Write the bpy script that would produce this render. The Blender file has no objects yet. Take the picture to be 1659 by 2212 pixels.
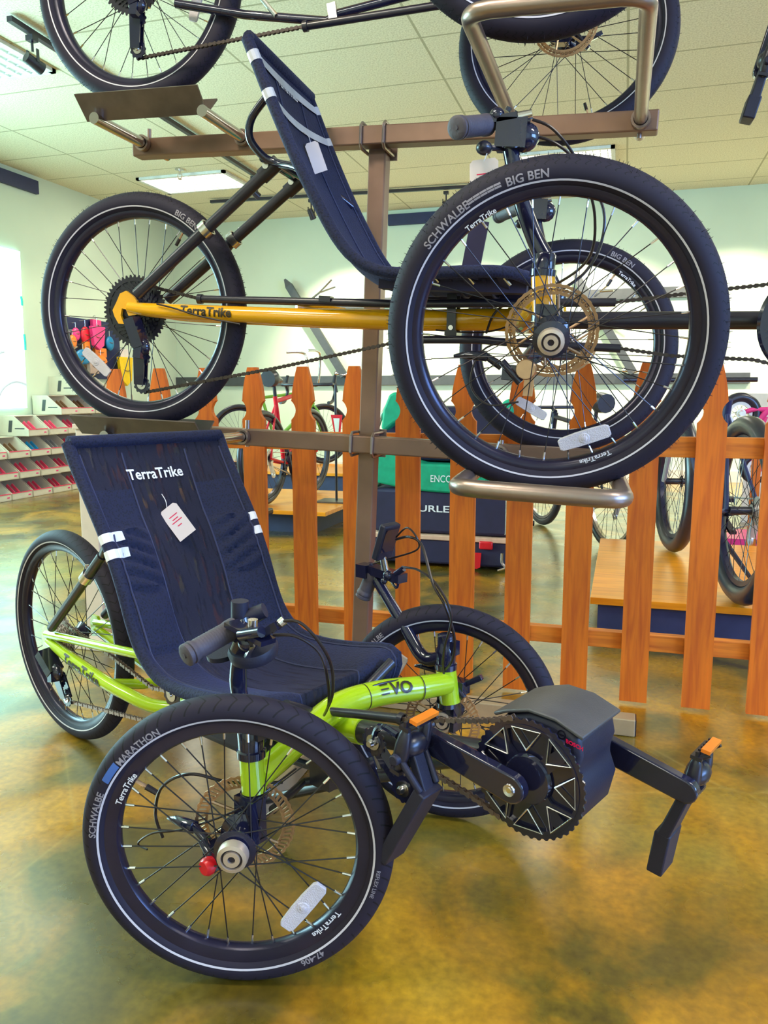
import bpy, math, random
from mathutils import Vector as V, Matrix
random.seed(7)
C = bpy.context.scene.collection
sin, cos, pi = math.sin, math.cos, math.pi
# ---------------------------------------------------------------- camera
W, H, FPX = 1659, 2212, 1697.4
PSI, PIT, ROLL = .2951, .1493, -.0015
fw = V((-sin(PSI)*cos(PIT), cos(PSI)*cos(PIT), -sin(PIT)))
rt = V((cos(PSI), sin(PSI), 0)); up = rt.cross(fw)
r2 = rt*cos(ROLL)+up*sin(ROLL); u2 = up*cos(ROLL)-rt*sin(ROLL)
CO = V((0, 0, .963))
cd = bpy.data.cameras.new('camera'); cam = bpy.data.objects.new('camera', cd); C.objects.link(cam)
cam.matrix_world = Matrix(((r2.x, u2.x, -fw.x, CO.x), (r2.y, u2.y, -fw.y, CO.y), (r2.z, u2.z, -fw.z, CO.z), (0, 0, 0, 1)))
cd.sensor_fit = 'HORIZONTAL'; cd.sensor_width = 36; cd.lens = 36*FPX/W; cd.clip_start = .05
sc = bpy.context.scene; sc.camera = cam
sc.view_settings.view_transform = 'Standard'; sc.view_settings.look = 'None'
sc.view_settings.exposure = -1.15; sc.view_settings.gamma = 1; sc.view_settings.use_curve_mapping = False
sc.cycles.use_denoising = True; sc.cycles.max_bounces = 8; sc.cycles.sample_clamp_indirect = 6
world = bpy.data.worlds.new('world'); sc.world = world; world.use_nodes = True
world.node_tree.nodes['Background'].inputs[0].default_value = (.75, .85, 1, 1)
world.node_tree.nodes['Background'].inputs[1].default_value = .6
ZC = 3.1; XL = -5.68; YB = 9.3; XR = 5.2; YF = -3.2
LIGHT_CEIL = 50; LIGHT_WIN_L = 680; LIGHT_FILL_R = 1000

def at(px, py, **k):
    d = fw+r2*((px-W/2)/FPX)-u2*((py-H/2)/FPX)
    a, v = list(k.items())[0]; i = 'xyz'.index(a)
    return CO+d*((v-CO[i])/d[i])
class Frame:
    def __init__(s, o, yaw, tilt=0, roll=0):
        F = V((cos(yaw)*cos(tilt), sin(yaw)*cos(tilt), -sin(tilt))); S0 = V((-sin(yaw), cos(yaw), 0)); U = F.cross(S0)
        S = S0*cos(roll)+U*sin(roll); U = F.cross(S)
        s.o, s.F, s.S, s.U = V(o), F, S, U
    def loc(s, px, py, lat):
        d = fw+r2*((px-W/2)/FPX)-u2*((py-H/2)/FPX)
        p = CO+d*((lat+(s.o-CO).dot(s.S))/d.dot(s.S))-s.o
        return V((p.dot(s.F), lat, p.dot(s.U)))
    def mat(s):
        F, S, U, o = s.F, s.S, s.U, s.o
        return Matrix(((F.x, S.x, U.x, o.x), (F.y, S.y, U.y, o.y), (F.z, S.z, U.z, o.z), (0, 0, 0, 1)))
# ---------------------------------------------------------------- materials
def nm(name):
    m = bpy.data.materials.new(name); m.use_nodes = True
    return m, m.node_tree.nodes, m.node_tree.links, m.node_tree.nodes['Principled BSDF']
def mat(name, col, rough=.5, metal=0, var=.12, sc_=18, bump=0, bsc=120, emit=0, spec=.5, alpha=1, trans=0, coat=0):
    m, N, L, b = nm(name)
    tc = N.new('ShaderNodeTexCoord'); n = N.new('ShaderNodeTexNoise'); n.inputs['Scale'].default_value = sc_; n.inputs['Detail'].default_value = 4
    L.new(tc.outputs['Object'], n.inputs['Vector'])
    r = N.new('ShaderNodeValToRGB'); r.color_ramp.elements[0].position = .3; r.color_ramp.elements[1].position = .7
    r.color_ramp.elements[0].color = [c*(1-var) for c in col]+[1]; r.color_ramp.elements[1].color = [min(1, c*(1+var)) for c in col]+[1]
    L.new(n.outputs['Fac'], r.inputs['Fac']); L.new(r.outputs['Color'], b.inputs['Base Color'])
    b.inputs['Roughness'].default_value = rough; b.inputs['Metallic'].default_value = metal; b.inputs['Specular IOR Level'].default_value = spec
    b.inputs['Alpha'].default_value = alpha; b.inputs['Transmission Weight'].default_value = trans; b.inputs['Coat Weight'].default_value = coat
    if emit: b.inputs['Emission Color'].default_value = list(col)+[1]; b.inputs['Emission Strength'].default_value = emit
    if bump:
        n2 = N.new('ShaderNodeTexNoise'); n2.inputs['Scale'].default_value = bsc; L.new(tc.outputs['Object'], n2.inputs['Vector'])
        bp = N.new('ShaderNodeBump'); bp.inputs['Strength'].default_value = bump; bp.inputs['Distance'].default_value = .002
        L.new(n2.outputs['Fac'], bp.inputs['Height']); L.new(bp.outputs['Normal'], b.inputs['Normal'])
    return m
def math_(N, L, op, a, b_=None, clamp=False):
    n = N.new('ShaderNodeMath'); n.operation = op; n.use_clamp = clamp
    for i, v in enumerate((a, b_)):
        if v is None: continue
        if isinstance(v, (int, float)): n.inputs[i].default_value = v
        else: L.new(v, n.inputs[i])
    return n.outputs[0]
def ramp(N, L, fac, stops):
    r = N.new('ShaderNodeValToRGB'); e = r.color_ramp.elements
    while len(e) < len(stops): e.new(.5)
    for i, (p, c) in enumerate(stops): e[i].position = p; e[i].color = list(c)+[1]
    L.new(fac, r.inputs['Fac']); return r.outputs['Color']
def mat_tire(name, R, n, k):
    m, N, L, b = nm(name)
    tc = N.new('ShaderNodeTexCoord'); sp = N.new('ShaderNodeSeparateXYZ'); L.new(tc.outputs['Object'], sp.inputs[0])
    ang = math_(N, L, 'MULTIPLY', math_(N, L, 'ARCTAN2', sp.outputs[2], sp.outputs[0]), n/(2*pi))
    ay = math_(N, L, 'ABSOLUTE', sp.outputs[1])
    zig = math_(N, L, 'PINGPONG', math_(N, L, 'MULTIPLY', ay, k), .5)
    fr = math_(N, L, 'FRACT', math_(N, L, 'ADD', ang, zig))
    g = math_(N, L, 'LESS_THAN', fr, .13)
    rad = math_(N, L, 'SQRT', math_(N, L, 'ADD', math_(N, L, 'MULTIPLY', sp.outputs[0], sp.outputs[0]), math_(N, L, 'MULTIPLY', sp.outputs[2], sp.outputs[2])))
    msk = math_(N, L, 'GREATER_THAN', rad, R-.015)
    g = math_(N, L, 'MULTIPLY', g, msk)
    mx = N.new('ShaderNodeMix'); mx.data_type = 'RGBA'; L.new(g, mx.inputs[0])
    mx.inputs[6].default_value = (.016, .012, .026, 1); mx.inputs[7].default_value = (.004, .003, .007, 1)
    L.new(mx.outputs[2], b.inputs['Base Color']); b.inputs['Roughness'].default_value = .70; b.inputs['Specular IOR Level'].default_value = .35
    bp = N.new('ShaderNodeBump'); bp.inputs['Distance'].default_value = .003; bp.inputs['Strength'].default_value = .8; bp.invert = True
    L.new(g, bp.inputs['Height']); L.new(bp.outputs['Normal'], b.inputs['Normal'])
    return m
def mat_wood(name, c1, c2, knot, axis='Z', sc_=6, rough=.6):
    m, N, L, b = nm(name)
    tc = N.new('ShaderNodeTexCoord'); mp = N.new('ShaderNodeMapping'); L.new(tc.outputs['Object'], mp.inputs[0])
    s = {'Z': (9, 9, .7), 'X': (.7, 9, 9), 'Y': (9, .7, 9)}[axis]; mp.inputs['Scale'].default_value = s
    n = N.new('ShaderNodeTexNoise'); n.inputs['Scale'].default_value = sc_; n.inputs['Detail'].default_value = 6; n.inputs['Distortion'].default_value = .6
    L.new(mp.outputs[0], n.inputs['Vector'])
    col = ramp(N, L, n.outputs['Fac'], [(.3, c2), (.55, c1), (.75, [min(1, x*1.15) for x in c1])])
    vo = N.new('ShaderNodeTexVoronoi'); mp2 = N.new('ShaderNodeMapping'); mp2.inputs['Scale'].default_value = (1, 0, .6) if axis == 'Z' else (.6, 0 if axis == 'X' and rough > .5 else 1, 1)
    L.new(tc.outputs['Object'], mp2.inputs[0]); L.new(mp2.outputs[0], vo.inputs['Vector']); vo.inputs['Scale'].default_value = 5
    kf = ramp(N, L, vo.outputs['Distance'], [(0, (1, 1, 1)), (.045, (.85,)*3), (.075, (0, 0, 0))])
    mx = N.new('ShaderNodeMix'); mx.data_type = 'RGBA'; L.new(kf, mx.inputs[0]); L.new(col, mx.inputs[6]); mx.inputs[7].default_value = list(knot)+[1]
    L.new(mx.outputs[2], b.inputs['Base Color']); b.inputs['Roughness'].default_value = rough
    return m
def mat_floor():
    m, N, L, b = nm('stained_concrete')
    tc = N.new('ShaderNodeTexCoord')
    def noise(s, d=5, dist=.8, off=0, stretch=(1, 1, 1)):
        mp = N.new('ShaderNodeMapping'); mp.inputs['Location'].default_value = (off, off*.7, 0); mp.inputs['Scale'].default_value = stretch; L.new(tc.outputs['Object'], mp.inputs[0])
        n = N.new('ShaderNodeTexNoise'); n.inputs['Scale'].default_value = s; n.inputs['Detail'].default_value = d; n.inputs['Distortion'].default_value = dist
        L.new(mp.outputs[0], n.inputs['Vector']); return n.outputs['Fac']
    a = ramp(N, L, noise(2.1, 6, 1.2, 3), [(.3, (.05, .032, .005)), (.44, (.15, .095, .006)), (.56, (.42, .185, .004)), (.72, (.62, .29, .008))])
    g = ramp(N, L, noise(1.3, 4, .5, 9), [(.4, (.035, .032, .005)), (.62, (.27, .22, .025))])
    mx = N.new('ShaderNodeMix'); mx.data_type = 'RGBA'; L.new(ramp(N, L, noise(.9, 3, .6, 21), [(.4, (0, 0, 0)), (.62, (.75,)*3)]), mx.inputs[0]); L.new(a, mx.inputs[6]); L.new(g, mx.inputs[7])
    sp = N.new('ShaderNodeMix'); sp.data_type = 'RGBA'; sp.blend_type = 'MULTIPLY'; sp.inputs[0].default_value = .55
    L.new(mx.outputs[2], sp.inputs[6]); L.new(ramp(N, L, noise(60, 8, 0), [(.3, (.55,)*3), (.7, (1.35,)*3)]), sp.inputs[7])
    # hairline scratches
    sv = N.new('ShaderNodeTexVoronoi'); sv.feature = 'DISTANCE_TO_EDGE'; sv.inputs['Scale'].default_value = .8
    mp = N.new('ShaderNodeMapping'); mp.inputs['Rotation'].default_value = (0, 0, .5); L.new(tc.outputs['Object'], mp.inputs[0]); L.new(mp.outputs[0], sv.inputs['Vector'])
    mx2 = N.new('ShaderNodeMix'); mx2.data_type = 'RGBA'; L.new(ramp(N, L, sv.outputs['Distance'], [(0, (.16,)*3), (.005, (0, 0, 0))]), mx2.inputs[0])
    L.new(sp.outputs[2], mx2.inputs[6]); mx2.inputs[7].default_value = (.55, .42, .12, 1)
    L.new(mx2.outputs[2], b.inputs['Base Color'])
    rr = ramp(N, L, noise(5, 5), [(.3, (.20,)*3), (.7, (.40,)*3)]); L.new(rr, b.inputs['Roughness'])
    b.inputs['Specular IOR Level'].default_value = .8; b.inputs['Coat Weight'].default_value = .55; b.inputs['Coat Roughness'].default_value = .20
    return m
def mat_ceiling():
    m, N, L, b = nm('acoustic_tile')
    tc = N.new('ShaderNodeTexCoord'); sp = N.new('ShaderNodeSeparateXYZ'); L.new(tc.outputs['Object'], sp.inputs[0])
    k = (ZC-.963)/(3.0-.963)
    def line(o, off, step, w):
        f = math_(N, L, 'FRACT', math_(N, L, 'DIVIDE', math_(N, L, 'SUBTRACT', o, off-100*step), step))
        d = math_(N, L, 'MULTIPLY', math_(N, L, 'MINIMUM', f, math_(N, L, 'SUBTRACT', 1, f)), step)
        return math_(N, L, 'LESS_THAN', d, w)
    g = math_(N, L, 'MAXIMUM', line(sp.outputs[0], -.07*k, 1.15*k, .008), line(sp.outputs[1], 6.66*k, .635*k, .008))
    n = N.new('ShaderNodeTexNoise'); n.inputs['Scale'].default_value = 90; n.inputs['Detail'].default_value = 6; L.new(tc.outputs['Object'], n.inputs['Vector'])
    c = ramp(N, L, n.outputs['Fac'], [(.36, (.62, .56, .38)), (.6, (.80, .74, .55))])
    mx = N.new('ShaderNodeMix'); mx.data_type = 'RGBA'; L.new(g, mx.inputs[0]); L.new(c, mx.inputs[6]); mx.inputs[7].default_value = (.42, .38, .24, 1)
    L.new(mx.outputs[2], b.inputs['Base Color']); b.inputs['Roughness'].default_value = .9
    bp = N.new('ShaderNodeBump'); bp.inputs['Distance'].default_value = .004; bp.inputs['Strength'].default_value = .5; L.new(n.outputs['Fac'], bp.inputs['Height']); L.new(bp.outputs['Normal'], b.inputs['Normal'])
    return m
def mat_mesh(name, c1, c2, sc_=260, alpha=1.0):
    m, N, L, b = nm(name)
    tc = N.new('ShaderNodeTexCoord'); vo = N.new('ShaderNodeTexVoronoi'); vo.inputs['Scale'].default_value = sc_; L.new(tc.outputs['Object'], vo.inputs['Vector'])
    L.new(ramp(N, L, vo.outputs['Distance'], [(.15, c2), (.5, c1)]), b.inputs['Base Color']); b.inputs['Roughness'].default_value = .85
    b.inputs['Sheen Weight'].default_value = .12; b.inputs['Sheen Tint'].default_value = (.25, .3, .9, 1)
    bp = N.new('ShaderNodeBump'); bp.inputs['Distance'].default_value = .0015; bp.inputs['Strength'].default_value = .6; L.new(vo.outputs['Distance'], bp.inputs['Height']); L.new(bp.outputs['Normal'], b.inputs['Normal'])
    if alpha < 1:
        mp = N.new('ShaderNodeMapping'); mp.inputs['Scale'].default_value = (6, 60, 10); L.new(tc.outputs['Object'], mp.inputs[0])
        n = N.new('ShaderNodeTexNoise'); n.inputs['Scale'].default_value = 1.6; n.inputs['Detail'].default_value = 3; L.new(mp.outputs[0], n.inputs['Vector'])
        L.new(ramp(N, L, n.outputs['Fac'], [(.48, (1, 1, 1)), (.72, (alpha,)*3)]), b.inputs['Alpha'])
    return m
M = {}
M['floor'] = mat_floor(); M['ceil'] = mat_ceiling()
M['wall'] = mat('mint_wall_paint', (.64, .72, .55), .8, var=.03, sc_=2)
M['wall_cream'] = mat('cream_wall_paint', (.82, .80, .60), .8, var=.03, sc_=2)
M['pine'] = mat_wood('orange_pine', (.72, .16, .004), (.52, .085, .003), (.20, .03, .003), 'Z')
M['pine_x'] = mat_wood('orange_pine_rail', (.76, .22, .014), (.50, .11, .007), (.18, .04, .005), 'X')
M['ply'] = mat_wood('honey_plywood', (.92, .30, .008), (.74, .20, .005), (.5, .18, .02), 'X', 4, .3)
M['ply_dark'] = mat('charcoal_platform_side', (.03, .035, .09), .6)
M['steel'] = mat('brushed_bronze_steel', (.36, .27, .23), .34, .85, var=.1, sc_=6, bump=.1)
M['beam'] = mat('weathered_steel_beam', (.24, .14, .095), .42, .5, var=.3, sc_=4)
M['chrome'] = mat('bright_steel', (.62, .58, .60), .18, 1, var=.05)
M['darksteel'] = mat('dark_tray_steel', (.13, .095, .08), .35, .4, var=.2)
M['silver'] = mat('polished_alloy', (.75, .72, .72), .22, 1, var=.05)
M['cap'] = mat('brushed_axle_cap', (.62, .50, .40), .38, .6, var=.05)
M['lime'] = mat('lime_gloss_paint', (.42, .62, .012), .16, 0, var=.04, coat=.8)
M['yellow'] = mat('amber_gloss_paint', (.86, .40, .004), .16, 0, var=.04, coat=.8)
M['black'] = mat('satin_black_paint', (.018, .016, .028), .3, 0, var=.2, spec=.6)
M['gloss'] = mat('gloss_black', (.012, .012, .035), .12, 0, var=.2, coat=.5)
M['plastic'] = mat('grey_black_plastic', (.017, .017, .036), .5, 0, spec=.4, var=.15, bump=.15, bsc=400)
M['grip'] = mat('grey_rubber_grip', (.075, .062, .08), .6, 0, var=.15, bump=.3, bsc=200)
M['rim'] = mat('black_anodised_rim', (.022, .018, .04), .27, .3, var=.15)
M['spoke'] = mat('dark_steel_spoke', (.05, .045, .05), .3, .8, var=.1)
M['cable'] = mat('black_cable_housing', (.02, .012, .014), .3, 0, var=.2)
M['bronze'] = mat('warm_brake_steel', (.55, .34, .20), .32, .75, var=.15)
M['tire_g'] = mat_tire('tread_rubber', .25, 64, 45)
M['tire_g2'] = mat_tire('tread_rubber_rear', .297, 72, 45)
M['tire_y'] = mat_tire('balloon_tread_rubber', .31, 110, 120)
M['stripe'] = mat('reflective_stripe', (.62, .58, .62), .4, 0, var=.05)
M['ink'] = mat('grey_tire_lettering', (.30, .27, .30), .6, 0, var=.05)
M['white'] = mat('white_print', (.82, .80, .82), .5, 0, var=.03)
M['blacktext'] = mat('black_decal', (.03, .02, .01), .4, 0)
M['redtext'] = mat('red_decal', (.75, .01, .08), .4, 0)
M['bluepatch'] = mat('blue_tire_patch', (.05, .13, .42), .5, 0)
M['fabric'] = mat_mesh('navy_black_seat_mesh', (.007, .010, .038), (.0015, .002, .009), 190)
M['fabric2'] = mat_mesh('smooth_seat_fabric', (.007, .007, .022), (.004, .004, .014), 700, .62)
M['piping'] = mat('seat_piping', (.03, .035, .09), .7)
M['band'] = mat('reflective_grey_band', (.50, .50, .52), .4)
M['red'] = mat('red_plastic', (.70, .01, .02), .3)
M['amber'] = mat('amber_reflector', (.85, .22, .02), .25)
M['clear'] = mat('clear_spoke_reflector', (.80, .74, .80), .18, 0, var=.1, bump=.8, bsc=500, alpha=.8)
M['paper'] = mat('card_paper', (.78, .66, .62), .7, var=.04)
M['chain'] = mat('chain_steel', (.30, .22, .19), .35, .8)
M['chain_dark'] = mat('dark_chain', (.06, .045, .04), .4, .6)
M['sprocket'] = mat('sprocket_steel', (.62, .55, .52), .38, .6)
M['card'] = mat('white_cardboard', (.72, .64, .50), .8, var=.04)
M['card_in'] = mat('kraft_inside', (.42, .30, .24), .8, var=.08)
M['pink'] = mat('hot_pink_trim', (.90, .06, .14), .5)
M['green'] = mat('emerald_fabric', (.0, .34, .17), .6, var=.15, bump=.4, bsc=30)
M['navy'] = mat('dark_navy_fabric', (.02, .015, .05), .7, var=.15)
M['tan'] = mat('tan_trim', (.72, .42, .28), .6)
M['railwood'] = mat('dark_slate_board', (.06, .065, .07), .5, var=.1)
M['railblue'] = mat('dark_navy_board', (.015, .02, .08), .5, var=.1)
M['lens'] = mat('lamp_diffuser', (1, .97, .85), .5, emit=9)
M['lens_cool'] = mat('cool_lamp_diffuser', (.60, .95, .82), .5, emit=1.6)
M['frame_w'] = mat('white_lamp_frame', (.7, .7, .66), .5)
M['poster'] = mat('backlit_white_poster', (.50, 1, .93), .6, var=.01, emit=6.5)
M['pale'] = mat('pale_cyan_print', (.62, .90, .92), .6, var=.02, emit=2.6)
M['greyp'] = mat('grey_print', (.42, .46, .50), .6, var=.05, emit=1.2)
M['teal'] = mat('teal_print', (.05, .62, .52), .6)
M['cream'] = mat('cream_post_paint', (.74, .62, .50), .6, var=.05)
M['foot'] = mat('tan_steel_foot', (.46, .34, .20), .4, .35, var=.08)
M['winglow'] = mat('daylight_sky_beyond_glass', (.70, .95, 1), .5, emit=7, var=.02)
M['fill_blue'] = mat('added_blue_fill_glow', (.35, .60, 1), .5, emit=7, var=.02)  # glow of the added right window, tints that side blue
for n_, c_ in dict(c_red=(.75, .01, .03), c_pink=(.85, .04, .22), c_green=(.16, .36, .03), c_orange=(.9, .22, .02), c_blue=(.01, .22, .45), c_yel=(.9, .55, .0), c_white=(.85, .85, .8), c_grey=(.3, .3, .3), c_brown=(.16, .07, .03)).items():
    M[n_] = mat(n_[2:]+'_paint', c_, .35, var=.08)
# ---------------------------------------------------------------- mesh builder
def smooth(P, k=6):
    P = [V(p) for p in P]; out = []
    for i in range(len(P)-1):
        a, b, c, d = P[max(i-1, 0)], P[i], P[i+1], P[min(i+2, len(P)-1)]
        for j in range(k):
            t = j/k
            out.append(.5*((2*b)+(c-a)*t+(2*a-5*b+4*c-d)*t*t+(3*b-a-3*c+d)*t**3))
    return out+[P[-1]]
_tx = {}
def text_geo(s, size, bold, sub=0):
    key = (s, size, bold, sub)
    if key in _tx: return _tx[key]
    cu = bpy.data.curves.new('t', 'FONT'); cu.body = s; cu.size = size; cu.offset = bold*size; cu.resolution_u = 3
    o = bpy.data.objects.new('t', cu); C.objects.link(o); bpy.context.view_layer.update()
    me = bpy.data.meshes.new_from_object(o.evaluated_get(bpy.context.evaluated_depsgraph_get()))
    if sub:
        import bmesh
        b = bmesh.new(); b.from_mesh(me); bmesh.ops.triangulate(b, faces=b.faces)
        for _ in range(sub): bmesh.ops.subdivide_edges(b, edges=[e for e in b.edges if e.calc_length() > size*.09], cuts=1); bmesh.ops.triangulate(b, faces=b.faces)
        b.to_mesh(me); b.free()
    r = ([tuple(v.co) for v in me.vertices], [tuple(p.vertices) for p in me.polygons])
    bpy.data.objects.remove(o); bpy.data.meshes.remove(me); _tx[key] = r
    return r
def basis(ax):
    a = V(ax).normalized(); h = V((0, 0, 1)) if abs(a.z) < .9 else V((1, 0, 0))
    u = h.cross(a).normalized(); return u, a.cross(u), a
SIB = {}
class MB:
    def __init__(s): s.v = []; s.f = []; s.m = []
    def add(s, vs, fs, mi=0):
        o = len(s.v); s.v += [tuple(x) for x in vs]
        for f in fs: s.f.append(tuple(i+o for i in f)); s.m.append(mi)
        return s
    def tube(s, P, r, n=10, mi=0, k=0, cap=True):
        P = [V(p) for p in P]
        if k: 
            m0 = len(P); P2 = smooth(P, k)
            if isinstance(r, (list, tuple)):
                r = [r[min(int(i/k), m0-2)]+(r[min(int(i/k), m0-2)+1]-r[min(int(i/k), m0-2)])*(i/k-min(int(i/k), m0-2)) for i in range(len(P2))]
            P = P2
        if not isinstance(r, (list, tuple)): r = [r]*len(P)
        T = [(P[min(i+1, len(P)-1)]-P[max(i-1, 0)]).normalized() for i in range(len(P))]
        u, w, _ = basis(T[0]); vs = []
        for i, p in enumerate(P):
            u = (u-T[i]*u.dot(T[i])).normalized(); w = T[i].cross(u)
            for j in range(n): a = 2*pi*j/n; vs.append(p+(u*cos(a)+w*sin(a))*r[i])
        fs = [(i*n+j, i*n+(j+1) % n, (i+1)*n+(j+1) % n, (i+1)*n+j) for i in range(len(P)-1) for j in range(n)]
        if cap: fs += [tuple(range(n))[::-1], tuple((len(P)-1)*n+j for j in range(n))]
        return s.add(vs, fs, mi)
    def box(s, c, sz, mi=0, R=None):
        c = V(c); R = R or Matrix.Identity(3)
        vs = [c+R@V((x*sz[0]/2, y*sz[1]/2, z*sz[2]/2)) for x in (-1, 1) for y in (-1, 1) for z in (-1, 1)]
        return s.add(vs, [(0, 1, 3, 2), (4, 6, 7, 5), (0, 4, 5, 1), (2, 3, 7, 6), (0, 2, 6, 4), (1, 5, 7, 3)], mi)
    def bar(s, p, q, w, h, upv=(0, 0, 1), mi=0, taper=1):
        p, q = V(p), V(q); d = (q-p).normalized(); a = d.cross(V(upv)).normalized(); b = a.cross(d)
        vs = [x+a*(i*w/2*t)+b*(j*h/2*t) for x, t in ((p, 1), (q, taper)) for i in (-1, 1) for j in (-1, 1)]
        return s.add(vs, [(0, 1, 3, 2), (4, 6, 7, 5), (0, 4, 5, 1), (2, 3, 7, 6), (0, 2, 6, 4), (1, 5, 7, 3)], mi)
    def lathe(s, prof, c, ax, n=32, mi=0, closed=False):
        u, w, a = basis(ax); c = V(c); m = len(prof); vs = []
        for i in range(n):
            t = 2*pi*i/n; d = u*cos(t)+w*sin(t)
            vs += [c+d*r+a*h for r, h in prof]
        seg = m if closed else m-1
        for j in range(seg):
            mm = mi[j] if isinstance(mi, (list, tuple)) else mi
            s_f = [(i*m+j, i*m+(j+1) % m, ((i+1) % n)*m+(j+1) % m, ((i+1) % n)*m+j) for i in range(n)]
            if j == 0: o = len(s.v); s.v += [tuple(x) for x in vs]
            for f in s_f: s.f.append(tuple(i+o for i in f)); s.m.append(mm)
        return s
    def prism(s, poly, o, U, Wd, N, th, mi=0, mi_side=None):
        o, U, Wd, N = V(o), V(U), V(Wd), V(N); n = len(poly)
        vs = [o+U*x+Wd*y+N*(k*th/2) for k in (-1, 1) for x, y in poly]
        s.add(vs, [tuple(range(n))[::-1], tuple(range(n, 2*n))], mi)
        o2 = len(s.v)-2*n
        for i in range(n):
            j = (i+1) % n; s.f.append((o2+i, o2+j, o2+n+j, o2+n+i)); s.m.append(mi if mi_side is None else mi_side)
        return s
    def ball(s, c, r, n=14, mi=0, R=None):
        r = V((r, r, r)) if isinstance(r, (int, float)) else V(r); c = V(c); R = R or Matrix.Identity(3); vs = []; fs = []
        for i in range(n//2+1):
            a = pi*i/(n//2)
            for j in range(n): b = 2*pi*j/n; vs.append(c+R@V((r.x*sin(a)*cos(b), r.y*sin(a)*sin(b), r.z*cos(a))))
        for i in range(n//2):
            for j in range(n): fs.append((i*n+j, (i+1)*n+j, (i+1)*n+(j+1) % n, i*n+(j+1) % n))
        return s.add(vs, fs, mi)
    def text(s, t, size, fn, mi=0, bold=.012, sub=0):
        vs, fs = text_geo(t, size, bold, sub); return s.add([fn(x, y) for x, y, _ in vs], fs, mi)
    def gear(s, c, r, rin, nt, th, mi=0, tooth=.004, y=V((0, 1, 0))):
        u, w, a = basis(y); c = V(c); out = []; inn = []
        for i in range(nt*4):
            t = 2*pi*i/(nt*4); rr = r+(tooth if i % 4 in (1, 2) else 0); d = u*cos(t)+w*sin(t)
            out.append((d, rr)); 
        n = len(out); vs = []
        for k in (-1, 1):
            vs += [c+d*rr+a*(k*th/2) for d, rr in out]; vs += [c+d*rin+a*(k*th/2) for d, rr in out]
        fs = []
        for i in range(n):
            j = (i+1) % n
            fs += [(i, j, n+j, n+i), (2*n+i, 3*n+i, 3*n+j, 2*n+j), (i, 2*n+i, 2*n+j, j), (n+i, n+j, 3*n+j, 3*n+i)]
        return s.add(vs, fs, mi)
    def chain(s, P, w=.0075, mi=0, pitch=.0127, h=.0088):
        P = [V(p) for p in P]; L_ = [0]
        for a, b in zip(P, P[1:]): L_.append(L_[-1]+(b-a).length)
        def pt(d):
            for i in range(len(P)-1):
                if d <= L_[i+1] or i == len(P)-2: t = (d-L_[i])/max(1e-9, L_[i+1]-L_[i]); return P[i].lerp(P[i+1], min(t, 1))
        k = 0
        while (k+1)*pitch < L_[-1]:
            a, b = pt(k*pitch), pt((k+1)*pitch); d = (b-a).normalized(); S = V((0, 1, 0)); n = S.cross(d).normalized(); S = d.cross(n)
            ww = w if k % 2 else w*.62; l = (b-a).length
            poly = [(-.0045, 0), (-.003, h/2), (.0, h/2), (l/2, h*.28), (l, h/2), (l+.003, h/2), (l+.0045, 0), (l+.003, -h/2), (l, -h/2), (l/2, -h*.28), (0, -h/2), (-.003, -h/2)]
            for sg in (-1, 1): s.prism(poly, a+S*(sg*ww/2), d, n, S, .0012, mi)
            s.tube([a-S*w*.55, a+S*w*.55], .0028, 6, mi); k += 1
        return s
    def clusters(s, gap=.002):
        par = list(range(len(s.v)))
        def fd(i):
            while par[i] != i: par[i] = par[par[i]]; i = par[i]
            return i
        for f in s.f:
            a = fd(f[0])
            for i in f[1:]: par[fd(i)] = a
        bb = {}
        for i, v in enumerate(s.v):
            k = fd(i); b = bb.get(k)
            bb[k] = (list(v)+list(v)) if b is None else [min(b[0], v[0]), min(b[1], v[1]), min(b[2], v[2]), max(b[3], v[0]), max(b[4], v[1]), max(b[5], v[2])]
        ks = list(bb)
        if len(ks) < 2 or len(ks) > 900: return None
        grp = {k: k for k in ks}
        def fg(k):
            while grp[k] != k: k = grp[k]
            return k
        for i, a in enumerate(ks):
            A_ = bb[a]
            for b in ks[i+1:]:
                B_ = bb[b]
                if all(A_[j]-gap <= B_[j+3] and B_[j]-gap <= A_[j+3] for j in range(3)):
                    x, y = fg(a), fg(b)
                    if x != y: grp[x] = y
        top = {}
        for i in range(len(s.f)): top.setdefault(fg(fd(s.f[i][0])), []).append(i)
        return list(top.values())
    def build(s, name, mats, parent=None, sharp=40, mw=None, flat=False):
        if name not in ('lettering', 'decal', 'print', 'louvre', 'spokes', 'rubber_nubs', 'track', 'brake_disc', 'spoke') and 'wall' not in name and 'window' not in name and parent is not None:
            cl = s.clusters()
            if cl and 2 <= len(cl) <= 6:
                cl.sort(key=len, reverse=True); out = None
                for fs in cl:
                    m = MB(); mp = {}
                    for fi in fs:
                        for i in s.f[fi]:
                            if i not in mp: mp[i] = len(m.v); m.v.append(s.v[i])
                        m.f.append(tuple(mp[i] for i in s.f[fi])); m.m.append(s.m[fi])
                    o = m.build_one(name, mats, parent, sharp, mw, flat); out = out or o; 
                    if o is not out: SIB.setdefault(out.name, []).append(o)
                return out
        return s.build_one(name, mats, parent, sharp, mw, flat)
    def build_one(s, name, mats, parent=None, sharp=40, mw=None, flat=False):
        me = bpy.data.meshes.new(name); me.from_pydata(s.v, [], s.f)
        for m in (mats if isinstance(mats, (list, tuple)) else [mats]): me.materials.append(M[m] if isinstance(m, str) else m)
        for p, mi in zip(me.polygons, s.m): p.material_index = mi
        import bmesh
        b = bmesh.new(); b.from_mesh(me); bmesh.ops.recalc_face_normals(b, faces=b.faces); b.to_mesh(me); b.free()
        if not flat: me.shade_smooth(); me.set_sharp_from_angle(angle=math.radians(sharp))
        me.validate()
        o = bpy.data.objects.new(name, me); C.objects.link(o)
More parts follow.
